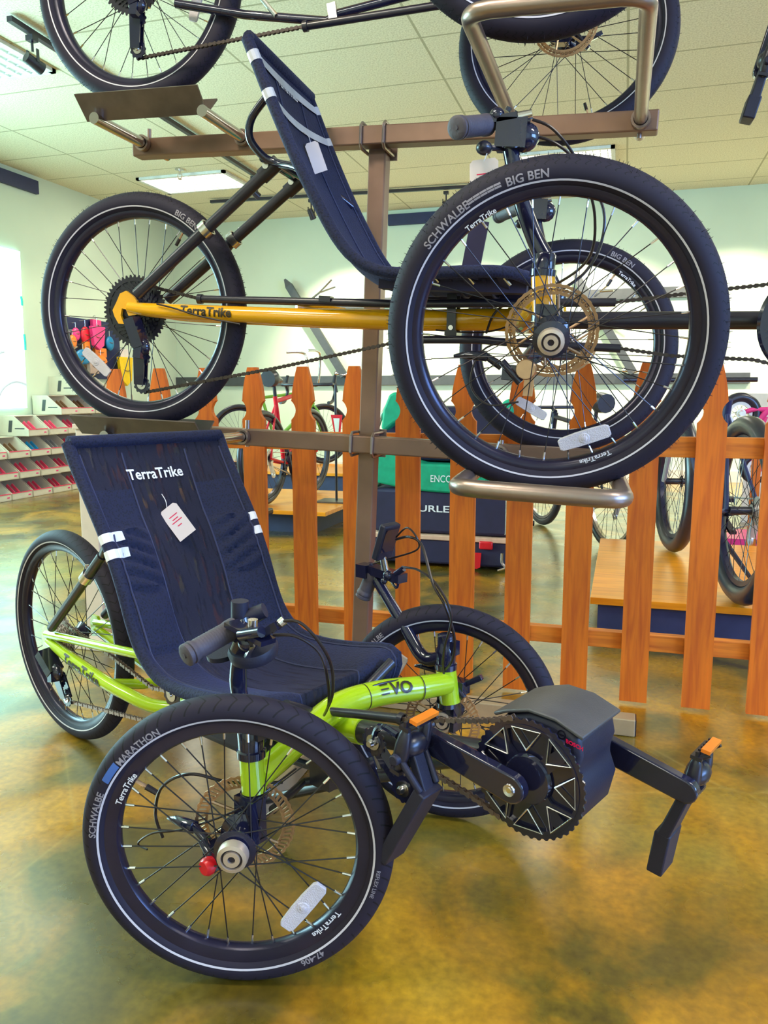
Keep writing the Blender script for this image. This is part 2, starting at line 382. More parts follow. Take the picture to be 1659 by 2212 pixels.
        if parent: o.parent = parent
        if mw is not None: o.matrix_local = mw
        return o
def bevel(o, w, seg=2):
    for q in SIB.get(o.name, []): bevel(q, w, seg)
    md = o.modifiers.new('bevel', 'BEVEL'); md.width = w; md.segments = seg; md.limit_method = 'ANGLE'; md.angle_limit = math.radians(35); return o
def link(me, name, parent, mw=None):
    o = bpy.data.objects.new(name, me); C.objects.link(o); o.parent = parent
    if mw is not None: o.matrix_local = mw
    return o
def thing(name, label, cat, mw=None, group=None):
    o = bpy.data.objects.new(name, None); o.empty_display_size = .1; C.objects.link(o)
    if mw is not None: o.matrix_world = mw
    return tag(o, label, cat, group)
def tag(o, label, cat, group=None, kind=None):
    if label: o['label'] = label
    if cat: o['category'] = cat
    if group: o['group'] = group
    if kind: o['kind'] = kind
    return o
def T(x, y=0, z=0): return Matrix.Translation(V((x, y, z)) if not isinstance(x, V) else x)
def struct(mb, name, m, **k): o = mb.build(name, m, flat=True, **k); o['kind'] = 'structure'; return o
def copy_tree(o, parent=None):
    c = o.copy(); C.objects.link(c)
    if parent: c.parent = parent; c.matrix_parent_inverse = o.matrix_parent_inverse.copy()
    for ch in list(o.children): copy_tree(ch, c)
    return c
X, Y, Z = V((1, 0, 0)), V((0, 1, 0)), V((0, 0, 1))
# ---------------------------------------------------------------- lights (room lamps, daylight and added fill)
def area(name, loc, sx, sy, power, col, direction, parent=None):
    l = bpy.data.lights.new(name, 'AREA'); l.shape = 'RECTANGLE'; l.size = sx; l.size_y = sy; l.energy = power; l.color = col
    o = bpy.data.objects.new(name, l); C.objects.link(o); o.location = loc
    o.rotation_euler = V(direction).to_track_quat('-Z', 'Y').to_euler(); return o
def spot(name, loc, target, power, col, ang=70, blend=.6, r=.03):
    l = bpy.data.lights.new(name, 'SPOT'); l.energy = power; l.color = col; l.spot_size = math.radians(ang); l.spot_blend = blend; l.shadow_soft_size = r
    o = bpy.data.objects.new(name, l); C.objects.link(o); o.location = loc
    o.rotation_euler = (V(target)-V(loc)).to_track_quat('-Z', 'Y').to_euler(); return o
WARM = (1, .86, .62); NEUT = (1, .95, .82); CYAN = (.45, .92, 1); BLUE = (.22, .42, 1)
# window daylight at left; blue light at right is added fill
area('daylight_or_blue_fill', (XL+.12, 2.95, 1.65), 3.2, 1.8, LIGHT_WIN_L, CYAN, (1, 0, .0))
area('daylight_or_blue_fill', (XR-.12, .4, 1.85), 4.4, 1.7, LIGHT_FILL_R, BLUE, (-1, .15, .02))
# ---------------------------------------------------------------- room shell
W1 = .12
struct(MB().box(((XL+XR)/2, (YF+YB)/2, -.05), (XR-XL+.24, YB-YF+.24, .1)), 'floor', 'floor')
struct(MB().box(((XL+XR)/2, (YF+YB)/2, ZC+.05), (XR-XL+.24, YB-YF+.24, .1)), 'ceiling', 'ceil')
struct(MB().box(((XL+XR)/2, YB+W1/2, ZC/2), (XR-XL+.24, W1, ZC)), 'wall_back', 'wall')
struct(MB().box(((XL+XR)/2, YF-W1/2, ZC/2), (XR-XL+.24, W1, ZC)), 'wall_front', 'wall_cream')
def wall_hole(name, x, y0, y1, z0, z1, m):
    b = MB()
    for a, c, d, e in ((YF, y0, 0, ZC), (y1, YB, 0, ZC), (y0, y1, 0, z0), (y0, y1, z1, ZC)):
        b.box((x, (a+c)/2, (d+e)/2), (W1, c-a, e-d))
    return struct(b, name, m)
wall_hole('wall_left', XL-W1/2, 1.3, 4.6, .75, 2.55, 'wall'); wall_hole('wall_right', XR+W1/2, -1.8, 2.6, 1.0, 2.7, 'wall')
def window(name, x, y0, y1, z0, z1, glow):
    b = MB().box((x, (y0+y1)/2, (z0+z1)/2), (.02, y1-y0, z1-z0))
    f = MB(); s = 1 if x > 0 else -1
    for y in (y0, (2*y0+y1)/3, (y0+2*y1)/3, y1): f.box((x-s*.03, y, (z0+z1)/2), (.05, .05, z1-z0))
    for z in (z0, z1): f.box((x-s*.03, (y0+y1)/2, z), (.05, y1-y0+.05, .05))
    o = struct(f, name, 'frame_w'); p = b.build('pane', glow, o); return o
window('window_1', XL-.05, 1.3, 4.6, .75, 2.55, 'winglow'); window('window_2', XR+.05, -1.8, 2.6, 1.0, 2.7, 'fill_blue')  # right window is made up, out of view, to cast blue fill
# ---------------------------------------------------------------- ceiling lamps
def troffer(x0, y0, x1, y1, label, power, lens='lens', lc=NEUT):
    cx, cy = (x0+x1)/2, (y0+y1)/2
    t = thing('ceiling_light', label, 'ceiling light', T(cx, cy, ZC-.001), 'recessed ceiling lights')
    f = MB(); w = .035; a, b = (x1-x0)/2, (y1-y0)/2
    for s in (-1, 1): f.box((s*(a-w/2), 0, -.012), (w, 2*b, .024)); f.box((0, s*(b-w/2), -.012), (2*a, w, .024))
    f.build('lamp_frame', 'frame_w', t)
    MB().box((0, 0, -.006), (2*a-2*w, 2*b-2*w, .008)).build('diffuser', lens, t)
    g = MB(); n = 14
    for i in range(1, n): g.box((-a+2*a*i/n, 0, -.016), (.006, 2*b-2*w, .012))
    for i in range(1, 7): g.box((0, -b+2*b*i/7, -.016), (2*a-2*w, .006, .012))
    g.build('louvre', 'frame_w', t)
    l = area('lamp_light', (0, 0, -.03), 2*a-.1, 2*b-.1, power, lc, (0, 0, -1)); l.parent = t
    return t
p = at(50, 110, z=ZC); troffer(p.x-1.2, p.y-.3, p.x, p.y+.3, 'louvred ceiling light at the top left corner of the view', LIGHT_CEIL*.3, 'lens_cool', (.6, 1, .92))
p = at(330, 400, z=ZC); q = at(545, 400, z=ZC); troffer(p.x, p.y-.3, q.x, p.y+.3, 'bright ceiling light behind the left wheel of the amber trike', LIGHT_CEIL)
p = at(1115, 345, z=ZC); q = at(1330, 345, z=ZC); troffer(p.x, p.y-.2, q.x, p.y+.4, 'ceiling light just above the big near wheel of the amber trike', LIGHT_CEIL)
for i, (x, y) in enumerate(((-3.9, .6), (-1.2, .4), (1.9, .9), (2.3, 4.6), (-1.1, -1.9), (2.8, 7.6))):  # unseen troffers added as fill to brighten the room
    troffer(x-.6, y-.3, x+.6, y+.3, ['added fill light over the left aisle before the window', 'added fill light over the viewer', 'added fill light to the right of the viewer', 'added fill light over the right aisle beyond the fence', 'added fill light behind the viewer', 'added fill light near the back right corner'][i], LIGHT_CEIL*1.5)
# track lights
def track_head(parent, p, aim):
    o = MB(); p = V(p); aim = (V(aim)-p).normalized()
    o.box(p+V((0, 0, -.03)), (.05, .05, .03)); o.tube([p+V((0, 0, -.03)), p+V((0, 0, -.10))], .008)
    for s in (-1, 1): o.bar(p+V((s*.035, 0, -.09)), p+V((s*.035, 0, -.16)), .006, .02, (0, 1, 0))
    c = p+V((0, 0, -.16)); o.lathe([(.0, -.05), (.03, -.05), (.036, .06), (.03, .06), (.0, .02)], c, aim, 14)
    return o.build('lamp_head', 'black', parent)
t1 = thing('track_light', 'black ceiling lamp track running diagonally at upper left past the top wheel', 'track light')
a = at(20, 40, z=ZC-.03); b_ = at(565, 388, z=ZC-.03)
MB().bar(a, b_, .035, .03).build('track', 'black', t1)
for px, py in ((68, 72), (548, 378)):
    p = at(px, py, z=ZC-.04); track_head(t1, p, (p.x+1.5, YB, 1.2))
t2 = thing('track_light', 'black ceiling lamp track running level behind the amber trike seat', 'track light')
a = at(455, 436, z=ZC-.03); b_ = at(1100, 398, z=ZC-.03); MB().bar(a, b_, .035, .03).build('track', 'black', t2)
for px, py in ((672, 428), (964, 410)):
    p = at(px, py, z=ZC-.04); track_head(t2, p, (p.x+.4, YB, 1.4))
for x in (-3.3, -1.9, -.4, .9, 2.3, 3.8): spot('track_spot', (x, YB-1.25, ZC-.25), (x+.2, YB, .95), 640, (1, .93, .72), 84, .6)
for y in (5.4, 6.6, 7.8): spot('track_spot', (XL+1.5, y, ZC-.25), (XL+.1, y+.1, .5), 90, (1, .90, .68), 80, .6)
for x, y in ((-1.2, 1.0), (1.4, 1.5)): spot('track_spot', (x, y, ZC-.25), (x+.4, 2.6, .3), 85, WARM, 85, .8, .06)
sp = thing('sprinkler', 'small brass fire sprinkler hanging from ceiling beside the bright light', 'sprinkler', T(at(388, 365, z=ZC)))
MB().lathe([(.045, 0), (.045, -.008), (.012, -.012), (.012, -.05), (.0, -.05)], (0, 0, 0), Z, 16).build('escutcheon', 'silver', sp)
MB().tube([(-.02, 0, -.045), (-.022, 0, -.07), (0, 0, -.09), (.022, 0, -.07), (.02, 0, -.045)], .003, 6, k=3).lathe([(.02, -.09), (.02, -.094), (0, -.094)], (0, 0, 0), Z, 12).build('deflector', 'bronze', sp)
# ---------------------------------------------------------------- picket fence
FY, FX0, FS = 2.470, -1.2163, .1826
fence = thing('picket_fence', 'orange pine picket fence with shaped tops behind the green trike', 'fence', T(0, FY, 0))
zt, zb, hw = 1.0527, .0114, .0407
half = [(hw, zb), (hw, zt-.178)]
for i in range(9):
    t = i/8; half.append((hw-.0165*sin(pi*t)**.8, zt-.176+.064*t))
half += [(hw-.002, zt-.108)]
for i in range(1, 8): t = i/7; half.append((hw-.002-(hw-.002-.0175)*t**1.5, zt-.108+.108*t))
poly = half+[(-x, z) for x, z in reversed(half)]
pk = MB().prism(poly, (0, 0, 0), X, Z, Y, .018).build('picket', 'pine', fence, flat=True, mw=T(FX0-3*FS, 0, 0))
for i in range(-2, 12): link(pk.data, 'picket', fence, T(FX0+i*FS, 0, 0)@Matrix.Rotation(pi if i % 2 else 0, 4, 'Z'))
for z0, z1 in ((.775, .8354), (.172, .2237)):
    bevel(MB().box(((FX0-.60+FX0+2.05)/2, .03, (z0+z1)/2), (2.65, .036, z1-z0)).build('rail', 'pine_x', fence, flat=True), .002)
post = MB().box((0, 0, .42), (.075, .075, .83)).box((0, 0, .012), (.15, .15, .024)).box((0, 0, .845), (.09, .09, .02))
bevel(tag(post.build('square_post', 'cream', mw=T(-1.905, 2.50, 0), flat=True), 'square cream post on a base plate behind the left rear wheel', 'post'), .003)
# ---------------------------------------------------------------- steel display rack
TL = .043
RK = Frame((-.772, 2.27, 0), 0, TL); rack = thing('bike_display_rack', 'tall bronze steel rack carrying the amber trike and the trike above it', 'bike rack')
rack.matrix_world = RK.mat()
def rl(px, py, y): # pixel on a plane of depth y, in rack coordinates
    p = at(px, py, y=y)-RK.o; return V((p.dot(RK.F), p.y, p.dot(RK.U)))
pt = rl(817, 300, 2.25)
bevel(MB().box((0, .0, (pt.z+.05)/2-.005), (.051, .051, pt.z-.05)).build('post', 'beam', rack, flat=True), .004)
yb = 2.2-RK.o.y+.0255
def beam(pxl, pyl, pxr, pyr, nm_):
    a, b = rl(pxl, pyl, 2.2), rl(pxr, pyr, 2.2); z = (a.z+b.z)/2
    o = bevel(MB().box(((a.x+b.x)/2, yb, z-.0255), (b.x-a.x, .051, .051)).build(nm_, 'beam', rack, flat=True), .004); return a.x, b.x, z-.0255
ux0, ux1, uz = beam(285, 294, 1425, 240, 'beam'); lx0, lx1, lz = beam(415, 913, 1345, 984, 'beam')
for z, dz in ((uz, 1), (lz, 1)):
    for s in (-1, 1):
        x = s*.033; P = [(x, yb-.03, z-.055), (x, yb-.032, z+.02), (x, yb-.02, z+.036), (x, yb+.05, z+.038), (x, yb+.078, z+.03), (x, yb+.08, z-.06)]
        P = [(x, yb+.075, z-.032), (x, yb-.02, z-.034), (x, yb-.032, z-.024), (x, yb-.032, z+.024), (x, yb-.02, z+.034), (x, yb+.075, z+.034)]
        MB().tube(P, .0045, 8).build('u_bolt', 'steel', rack)
    MB().box((0, yb+.08, z), (.085, .006, .085)).build('clamp_plate', 'steel', rack, flat=True)
# foot
ft = MB(); xr_ = at(1371, 1592, z=0).x; ft.box(((-1.5+xr_)/2, 2.245, .026), (xr_+1.5, .055, .05)); ft.box((-.772, 1.845, .026), (.055, .75, .05))
foot = bevel(ft.build('foot', 'foot', rack, flat=True), .003); foot.matrix_parent_inverse = rack.matrix_world.inverted()
MB().box((xr_+.001, 2.245, .026), (.004, .05, .046)).build('end_cap', 'black', foot, flat=True)
# arms: front loops
def loop(z, pl, pr, pf_l, pf_r):
    A = rl(*pl, 2.2); B = rl(*pr, 2.2)
    def fr(px, py):
        d = at(px, py, y=1)-CO; dd = V((d.dot(RK.F), d.y, d.dot(RK.U))); o = CO-RK.o; oo = V((o.dot(RK.F), o.y, o.dot(RK.U)))
        return oo+dd*((z-oo.z)/dd.z)
    a, b = fr(*pf_l), fr(*pf_r); y = (a.y+b.y)/2
    P = [(A.x, yb+.09, z), (A.x, yb-.1, z), (A.x+(a.x-A.x)*.9, y+.10, z), (a.x, y+.045, z)]
    cr = .035
    for i in range(1, 6): t = pi/2*i/6; P.append((a.x+cr-cr*cos(t), y+cr-cr*sin(t)+.004, z))
    P += [(a.x+cr+.01, y, z), (b.x-cr-.01, y, z)]
    for i in range(1, 6): t = pi/2*i/6; P.append((b.x-cr+cr*sin(t), y+cr-cr*cos(t)+.004, z))
    P += [(b.x, y+.045, z), (B.x+(b.x-B.x)*.9, y+.10, z), (B.x, yb-.1, z), (B.x, yb+.09, z)]
    MB().tube(P, .0165, 14).build('support_arm', 'steel', rack)
    for q in (A, B): MB().lathe([(.018, -.012), (.024, -.012), (.024, .004), (.018, .004)], (q.x, yb-.032, z), Y, 20).lathe([(0, -.036), (.006, -.036), (.006, .036), (0, .036)], (q.x, yb, z), Z, 10).build('collar', 'steel', rack)
loop(lz, (1080, 975), (1325, 990), (975, 1055), (1348, 1078)); loop(uz, (1112, 258), (1383, 270), (1000, 8), (1402, 3))
# rear wheel trays on two arms
def tray(z, x0, x1, yc, bx):
    t = .003; s = .055; b = MB()
    prof = [(-s, s*.62), (0, -s*.35), (s, s*.62), (s-.004, s*.62+.003), (0, -s*.35+.006), (-s+.004, s*.62+.003)]
    b.prism(prof, ((x0+x1)/2, yc, z+.012), Y, Z, X, x1-x0)
    o = b.build('wheel_tray', 'darksteel', rack, flat=True)
    for x in bx:
        MB().tube([(x, yc-.03, z-.008), (x, yb+.10, z-.008)], .0155, 14).build('support_arm', 'chrome', rack)
        MB().lathe([(.017, -.012), (.023, -.012), (.023, .004), (.017, .004)], (x, yb-.032, z-.008), Y, 20).lathe([(0, -.04), (.007, -.04), (.007, .042), (0, .042)], (x, yb, z), Z, 10).build('collar', 'steel', rack)
a, b_ = rl(175, 935, 1.93), rl(440, 935, 1.93); tray(lz+.01, a.x, b_.x, 1.935-RK.o.y, (rl(350, 930, 2.2).x, rl(527, 930, 2.2).x))
a, b_ = rl(160, 230, 1.935), rl(425, 215, 1.935); tray(uz+.015, a.x, b_.x, 1.99-RK.o.y, (rl(312, 305, 2.2).x, rl(527, 300, 2.2).x))
# ---------------------------------------------------------------- wheels
_spk = {}
def wheel(parent, name, c, steer, R, r, rin, tire, n=32, hubw=.045, camber=0, label=None, front=True, arcs=(), rot0=.05, nubs=0, reflect=None, valve=None, disc=None, flr=.028):
    mw = T(V(c))@Matrix.Rotation(steer, 4, 'Z')@Matrix.Rotation(camber, 4, 'X')
    rb = max(R-2*r+.003, rin+.012); hwid = r*.62
    w = MB().lathe([(rb, -hwid), (rb+.006, -hwid), (rb+.006, -hwid+.003), (rb-.002, 0), (rb+.006, hwid-.003), (rb+.006, hwid), (rb, hwid), (rin+.004, hwid*.75), (rin, hwid*.35), (rin, -hwid*.35), (rin+.004, -hwid*.75)], (0, 0, 0), Y, 96, closed=True).build(name, 'rim', parent, mw=mw)
    if label: w['label'] = label
    prof = []; mi = []
    K = 28
    for i in range(K):
        a = 2*pi*i/K; f = 1.0
        prof.append((R-r+r*cos(a)*(1.0 if cos(a) > 0 else (R-r-rb)/r), r*sin(a)*.98))
    mt = [0]*K
    MB().lathe(prof, (0, 0, 0), Y, 120, mi=mt, closed=True).build('tire', tire, w)
    rs = R-2*r*.67
    def lat(rho): return -math.sqrt(max(0, r*r-(rho-(R-r))**2))*.98-.0006
    st = MB()
    for s in (1, -1):
        q = [(rho, s*lat(rho)) for rho in (rs-.0016, rs, rs+.0016)]; st.lathe(q, (0, 0, 0), Y, 120)
    st.build('reflective_stripe', 'stripe', w)
    for txt, size, rho, ang, where, m, bold in arcs:
        def fn(x, y, rho=rho, ang=ang, where=where):
            a = math.radians(ang)-x/rho; rr = rho+y
            return (rr*cos(a), (lat(rr) if where == 't' else -hwid-.0015), rr*sin(a))
        MB().text(txt, size, fn, 0, bold, 2).build('lettering', m, w, flat=True)
    # hub
    hb = MB()
    hb.lathe([(.0, -hubw), (.012, -hubw), (.014, -hubw*.8), (flr+.006, -hubw*.7), (flr+.006, -hubw*.62), (.017, -hubw*.4), (.016, hubw*.4), (flr+.006, hubw*.62), (flr+.006, hubw*.7), (.014, hubw*.8), (.012, hubw), (0, hubw)], (0, 0, 0), Y, 28)
    hb.build('hub', 'gloss', w)
    if front:
        MB().lathe([(.0, -hubw-.010), (.006, -hubw-.010), (.006, -hubw-.014), (.013, -hubw-.014), (.014, -hubw-.010), (.0165, -hubw-.010), (.0175, -hubw-.014), (.0235, -hubw-.012), (.0245, -hubw-.004), (.0245, -hubw+.004), (0, -hubw+.004)], (0, 0, 0), Y, 32, mi=[1, 0, 0, 0, 1, 0, 0, 0, 0, 0]).build('axle_cap', ('cap', 'rim'), w)
    # spokes: four meshes shared by all
    key = (round(rin, 3), hubw, flr)
    if key not in _spk:
        L_ = []
        for side, dr in ((-1, 1), (1, 1), (-1, -1), (1, -1)):
            a = dr*1.15; p = V((flr*sin(a), side*hubw*.66, flr*cos(a))); q = V((0, side*.002, rin+.004)); d = (q-p).normalized()
            L_.append(MB().tube([p, q], .0011, 6, 0).tube([q-d*.018, q], .0021, 6, 1))
        _spk[key] = [None]*4; first = []
        for k, mb in enumerate(L_):
            o = mb.build('spoke', ('spoke', 'silver'), w, mw=Matrix.Rotation(rot0+2*pi*k/n, 4, 'Y')); _spk[key][k] = o.data
        rng = range(4, n)
    else: rng = range(n)
    for i in rng: link(_spk[key][i % 4], 'spoke', w, Matrix.Rotation(rot0+2*pi*i/n, 4, 'Y'))
    if nubs:
        nb = MB()
        for i in range(nubs):
            a = random.uniform(0, 2*pi); lt = random.choice((-1, 1))*random.uniform(.2, .75); t = math.asin(lt)
            rr = R-r+r*cos(t); p = V((rr*cos(a), r*lt, rr*sin(a))); d = V((cos(a), lt*.5, sin(a))).normalized()
            nb.tube([p-d*.001, p+d*random.uniform(.003, .0065)], [.0006, .0003], 4)
        o = nb.build('rubber_nubs', tire, w, flat=True); o['kind'] = 'stuff'
    if reflect is not None:
        for rho, ang, tilt in reflect:
            a = math.radians(ang); Rm = Matrix.Rotation(-a-math.radians(tilt), 3, 'Y')
            c0 = V((rho*cos(a), -.012, rho*sin(a)))
            b = MB().prism([(-.05, -.009), (-.044, -.013), (-.015, -.014), (.015, -.014), (.044, -.013), (.05, -.009), (.05, .009), (.044, .013), (.015, .015), (-.015, .015), (-.044, .013), (-.05, .009)], c0, Rm@X, Rm@Z, Y, .007)
            b.lathe([(.0, -.006), (.004, -.006), (.006, -.0045), (.010, -.0045), (.011, -.003)], c0, Y, 16)
            bevel(b.build('spoke_reflector', 'clear', w), .0015)
    if valve is not None:
        a = math.radians(valve); d = V((cos(a), 0, sin(a))); MB().tube([d*(rin+.002), d*(rin-.022)], .003, 8).tube([d*(rin-.018), d*(rin-.038)], [.005, .0045], 8, 1).build('valve', ('bronze', 'cable'), w)
    if disc:
        y0, ro, style, ma, na = disc; b = MB()
        if style == 0:
            for ra, rb_ in ((ro-.004, ro), (ro-.020, ro-.016)): b.gear((0, y0, 0), rb_, ra, na, .002, 0, .0015)
            for i in range(60):
                a = 2*pi*i/60; b.bar(((ro-.018)*cos(a), y0, (ro-.018)*sin(a)), ((ro-.002)*cos(a+.09), y0, (ro-.002)*sin(a+.09)), .0035, .002, (0, 1, 0))
        else:
            for rr, wd in ((ro-.003, .0035), (ro-.017, .0035), (ro-.010, .0018)): b.gear((0, y0, 0), rr+wd, rr-wd*.6, 40, .002, 0, .001)
            for i in range(48):
                a = 2*pi*i/48; b.lathe([(.0015, -.001), (.004, -.001), (.004, .001), (.0015, .001)], ((ro-.010)*cos(a), y0, (ro-.010)*sin(a)), Y, 8, closed=True)
        for i in range(6):
            a = 2*pi*i/6; b.tube([(.022*cos(a), y0, .022*sin(a)), ((ro-.04)*cos(a+.35), y0, (ro-.04)*sin(a+.35)), ((ro-.017)*cos(a+.45), y0, (ro-.017)*sin(a+.45))], .0028, 6)
        b.gear((0, y0, 0), .026, .016, 12, .003)
        b.build('brake_disc', ma, w)
    return w
# ---------------------------------------------------------------- seat
def seat(t, prof, wf, mesh_light=True, ridge=(.34, .72), top_band=None, txt=None, wtop=.2):
    P = smooth(prof, 10); n = len(P); L_ = [0]
    for a, b in zip(P, P[1:]): L_.append(L_[-1]+(b-a).length)
    L_ = [l/L_[-1] for l in L_]; K = 44
    def surf(l, s, off=0):
        i = min(range(n-1), key=lambda k: abs(L_[k]-l) if L_[k] <= l else 9)
        f = (l-L_[i])/max(1e-6, L_[i+1]-L_[i]); f = max(0, min(1, f)); p = P[i].lerp(P[i+1], f)
        d = (P[min(i+2, n-1)]-P[max(i-1, 0)]).normalized(); N = V((-d.z, 0, d.x)); N = N if N.dot(V((.6, 0, .8))) > 0 else -N
        w = wf(l); q = abs(s); sag = -.028*(1-q*q)*min(1, l*5, (1-l)*6+.25)
        bump = 0
        if .42 < q < .97:
            e = sin(pi*(q-.42)/.55)**.5
            if ridge[0] < l < ridge[1]: bump = .019*e*abs(sin((l-ridge[0]+.09*(q-.42))/(ridge[1]-ridge[0])*pi*4.0))**.5
            elif ridge[1] <= l < ridge[1]+.15: bump = .019*e**.5*sin(pi*(l-ridge[1])/.15)**.35
            elif l >= ridge[1]+.15: bump = .012*e*min(1, (l-ridge[1]-.15)*20)
        return p+V((0, s*w, 0))+N*(sag+bump+off), N
    NL = 110
    b = MB(); vs = []
    for k, off in enumerate((0, -.007)):
        for i in range(NL+1):
            for j in range(K+1): vs.append(surf(i/NL, -1+2*j/K, off)[0])
    o = (NL+1)*(K+1); fs = []; mi = []
    for i in range(NL):
        for j in range(K):
            a, c = i*(K+1)+j, (i+1)*(K+1)+j; q = abs(-1+2*(j+.5)/K); m = 1 if q < .40 or i/NL < .12 else 0
            fs.append((a, a+1, c+1, c)); mi.append(m); fs.append((o+a, o+c, o+c+1, o+a+1)); mi.append(m)
    for i in range(NL):
        for j in (0, K): a, c = i*(K+1)+j, (i+1)*(K+1)+j; fs.append((a, c, c+o, a+o)); mi.append(0)
    for i in (0, NL):
        for j in range(K): a = i*(K+1)+j; fs.append((a, a+1, a+1+o, a+o)); mi.append(0)
    b.v = [tuple(v) for v in vs]; b.f = fs; b.m = mi
    sob = b.build('seat_cover', ('fabric', 'fabric2'), t, sharp=70)
    # side tubes wrapped in fabric, top tube and centre seams
    fr = MB()
    for s in (-1, 1): fr.tube([surf(l/40, s, -.004)[0] for l in range(41)], .0135, 10)
    fr.tube([surf(0, s/10, .0)[0]+V((0, 0, 0)) for s in range(-10, 11)], .0145, 10)
    fr.build('seat_edge', 'fabric', sob)
    pp = MB()
    for s in (-.42, .42, -.93, .93): pp.tube([surf(l/60, s, .0015)[0] for l in range(2, 60)], .0022, 6)
    pp.build('seam_piping', 'piping', sob)
    bd = MB()
    for l0, wd, full in (top_band or []):
        N_ = 30; rng = [(-1+2*j/N_) for j in range(N_+1)] if full else None
        sets = [rng] if full else [[-1+.022*j for j in range(9)]]
        for S in sets:
            vs = [surf(l0+k*wd, max(-1, min(1, s)), .004)[0]+V((0, (s-max(-1, min(1, s)))*.2, -.012 if abs(s) > 1 else 0)) for k in (0, 1) for s in S]
            m = len(S); bd.add(vs, [(j, j+1, m+j+1, m+j) for j in range(m-1)])
            for sg in (-1, 1):
                ring = [surf(l0+k*wd, sg, -.004)[0] for k in (0, 1)]; bd.tube(ring, .0145, 12)
    if bd.v: bd.build('reflective_band', 'band' if top_band[0][2] else 'white', sob, flat=True)
    if txt:
        l0, size = txt; wd = len('TerraTrike')*size*.53
        def fn(x, y): return surf(l0-y/.85/1.0, (x-wd/2)/wf(l0), .0035)[0]
        MB().text('TerraTrike', size, fn, 0, .02).build('lettering', 'white', sob, flat=True)
    return sob, surf
def hang_tag(pos, w, h, rot, label, m='paper', cat='tag', lines=True, top=None):
    t = thing('hang_tag', label, cat, T(V(pos)))
    c = MB().prism([(-w/2, -h), (w/2, -h), (w/2, -.006), (w/2-.006, 0), (-w/2+.006, 0), (-w/2, -.006)], (0, 0, 0), X, Z, Y, .0012).build('card', m, t, flat=True)
    c.rotation_euler = rot
    if lines:
        g = MB()
        for i, (y, l) in enumerate(((-.022, .5), (-.030, .35), (-.036, .6), (-.046, .25))): g.box((0, -.0008, y*h/.075), (w*l, .0003, .0022))
        g.build('print', 'redtext', c, flat=True)
    tp = V(top)-V(pos) if top is not None else V((0, .005, .04))
    MB().tube([(0, 0, -.004), tp*.5+V((.006, -.004, 0)), tp], .0009, 6, k=5).build('string', 'white', t)
    return t
def place_lever(parent, a, d, side, name='brake_lever'):
    b = MB(); a = V(a); d = V(d).normalized(); u = V((0, 0, 1)); w = d.cross(u).normalized()
    b.tube([a-d*.01, a+d*.022], .016, 12); b.box(a+u*.016, (.022, .02, .014))
    b.tube([a+u*.012, a+d*.03+u*.016, a+d*.055+u*.016], [.010, .009, .006], 10)
    b.tube([a+d*.05+u*.014, a+d*.065+u*.018], [.0065, .005], 10)
    b.bar(a+u*.012, a+d*.05+u*.02, .014, .008)
    b.tube([a+u*.012, a+u*.038], .006, 10); b.tube([a+w*.02*side+u*.0, a+w*.022*side-d*.03-u*.02, a+w*.03*side-d*.09-u*.035], [.006, .005, .004], 8, k=3)
    return b.build(name, 'silver', parent)
# ---------------------------------------------------------------- the two trike builders share these
def caliper(parent, c, red=False):
    c = V(c); b = MB()
    b.box(c, (.035, .03, .03)); b.tube([c+V((-.02, -.012, .02)), c+V((.02, -.012, -.018))], .008, 10); b.bar(c, c+V((.05, .01, .03)), .012, .012); b.tube([c+V((-.02, 0, .01)), c+V((-.055, -.005, .03))], [.009, .007], 10)
    b.tube([c+V((-.05, -.005, .028)), c+V((-.095, -.01, .028))], [.011, .008], 10); b.tube([c+V((-.09, -.01, .028)), c+V((-.115, -.012, .024))], [.008, .003], 10)
    o = bevel(b.build('brake_caliper', 'gloss', parent), .002)
    if red: MB().lathe([(0, -.010), (.011, -.010), (.0145, -.005), (.0145, .007), (0, .007)], c+V((.006, -.022, -.010)), Y, 20).build('adjuster_knob', 'red', o)
    return o
def pulley(b, c, r=.022, mi=0, mj=1):
    b.gear(c, r, r*.55, 11, .003, mi, .003); b.lathe([(0, -.008), (.005, -.008), (.006, -.004), (r*.6, -.004), (r*.6, .004), (0, .004)], c, Y, 14, mj)
def derailleur(t, ax, low, m='gloss'):
    ax, low = V(ax), V(low); mid = ax.lerp(low, .45)+V((.02, -.012, .0)); b = MB()
    b.bar(ax+V((0, -.01, -.01)), mid, .03, .04, (0, 1, 0)); b.bar(mid, ax.lerp(low, .62)+V((.015, -.018, 0)), .022, .036, (0, 1, 0)); b.ball(mid, (.026, .016, .024))
    for s in (-.012, .006): b.bar(ax.lerp(low, .5)+V((.012, s, 0)), low+V((.0, s, 0)), .004, .034, (1, 0, .2), 0, .8)
    for f in (.6, 1.0): pulley(b, ax.lerp(low, f)+V((.004 if f > .8 else .014, -.003, 0)), .021)
    return b.build('rear_derailleur', (m, 'silver'), t)
def cassette(w, y0, r0, cnt, m, r1=.022):
    b = MB()
    for i in range(cnt):
        r = r0+(r1-r0)*i/(cnt-1); b.gear((0, y0-i*.0036, 0), r, r*.80, int(r*2*pi/.0127), .0018, 0, .005)
        for k in range(5):
            a = 2*pi*k/5+i*.1; b.bar((.02*cos(a), y0-i*.0036, .02*sin(a)), (r*.84*cos(a+.3), y0-i*.0036, r*.84*sin(a+.3)), .006, .0016, (0, 1, 0))
    b.lathe([(.0, y0-cnt*.0036-.004), (.018, y0-cnt*.0036-.003), (.018, y0)], (0, 0, 0), Y, 20)
    return b.build('cassette', m, w)
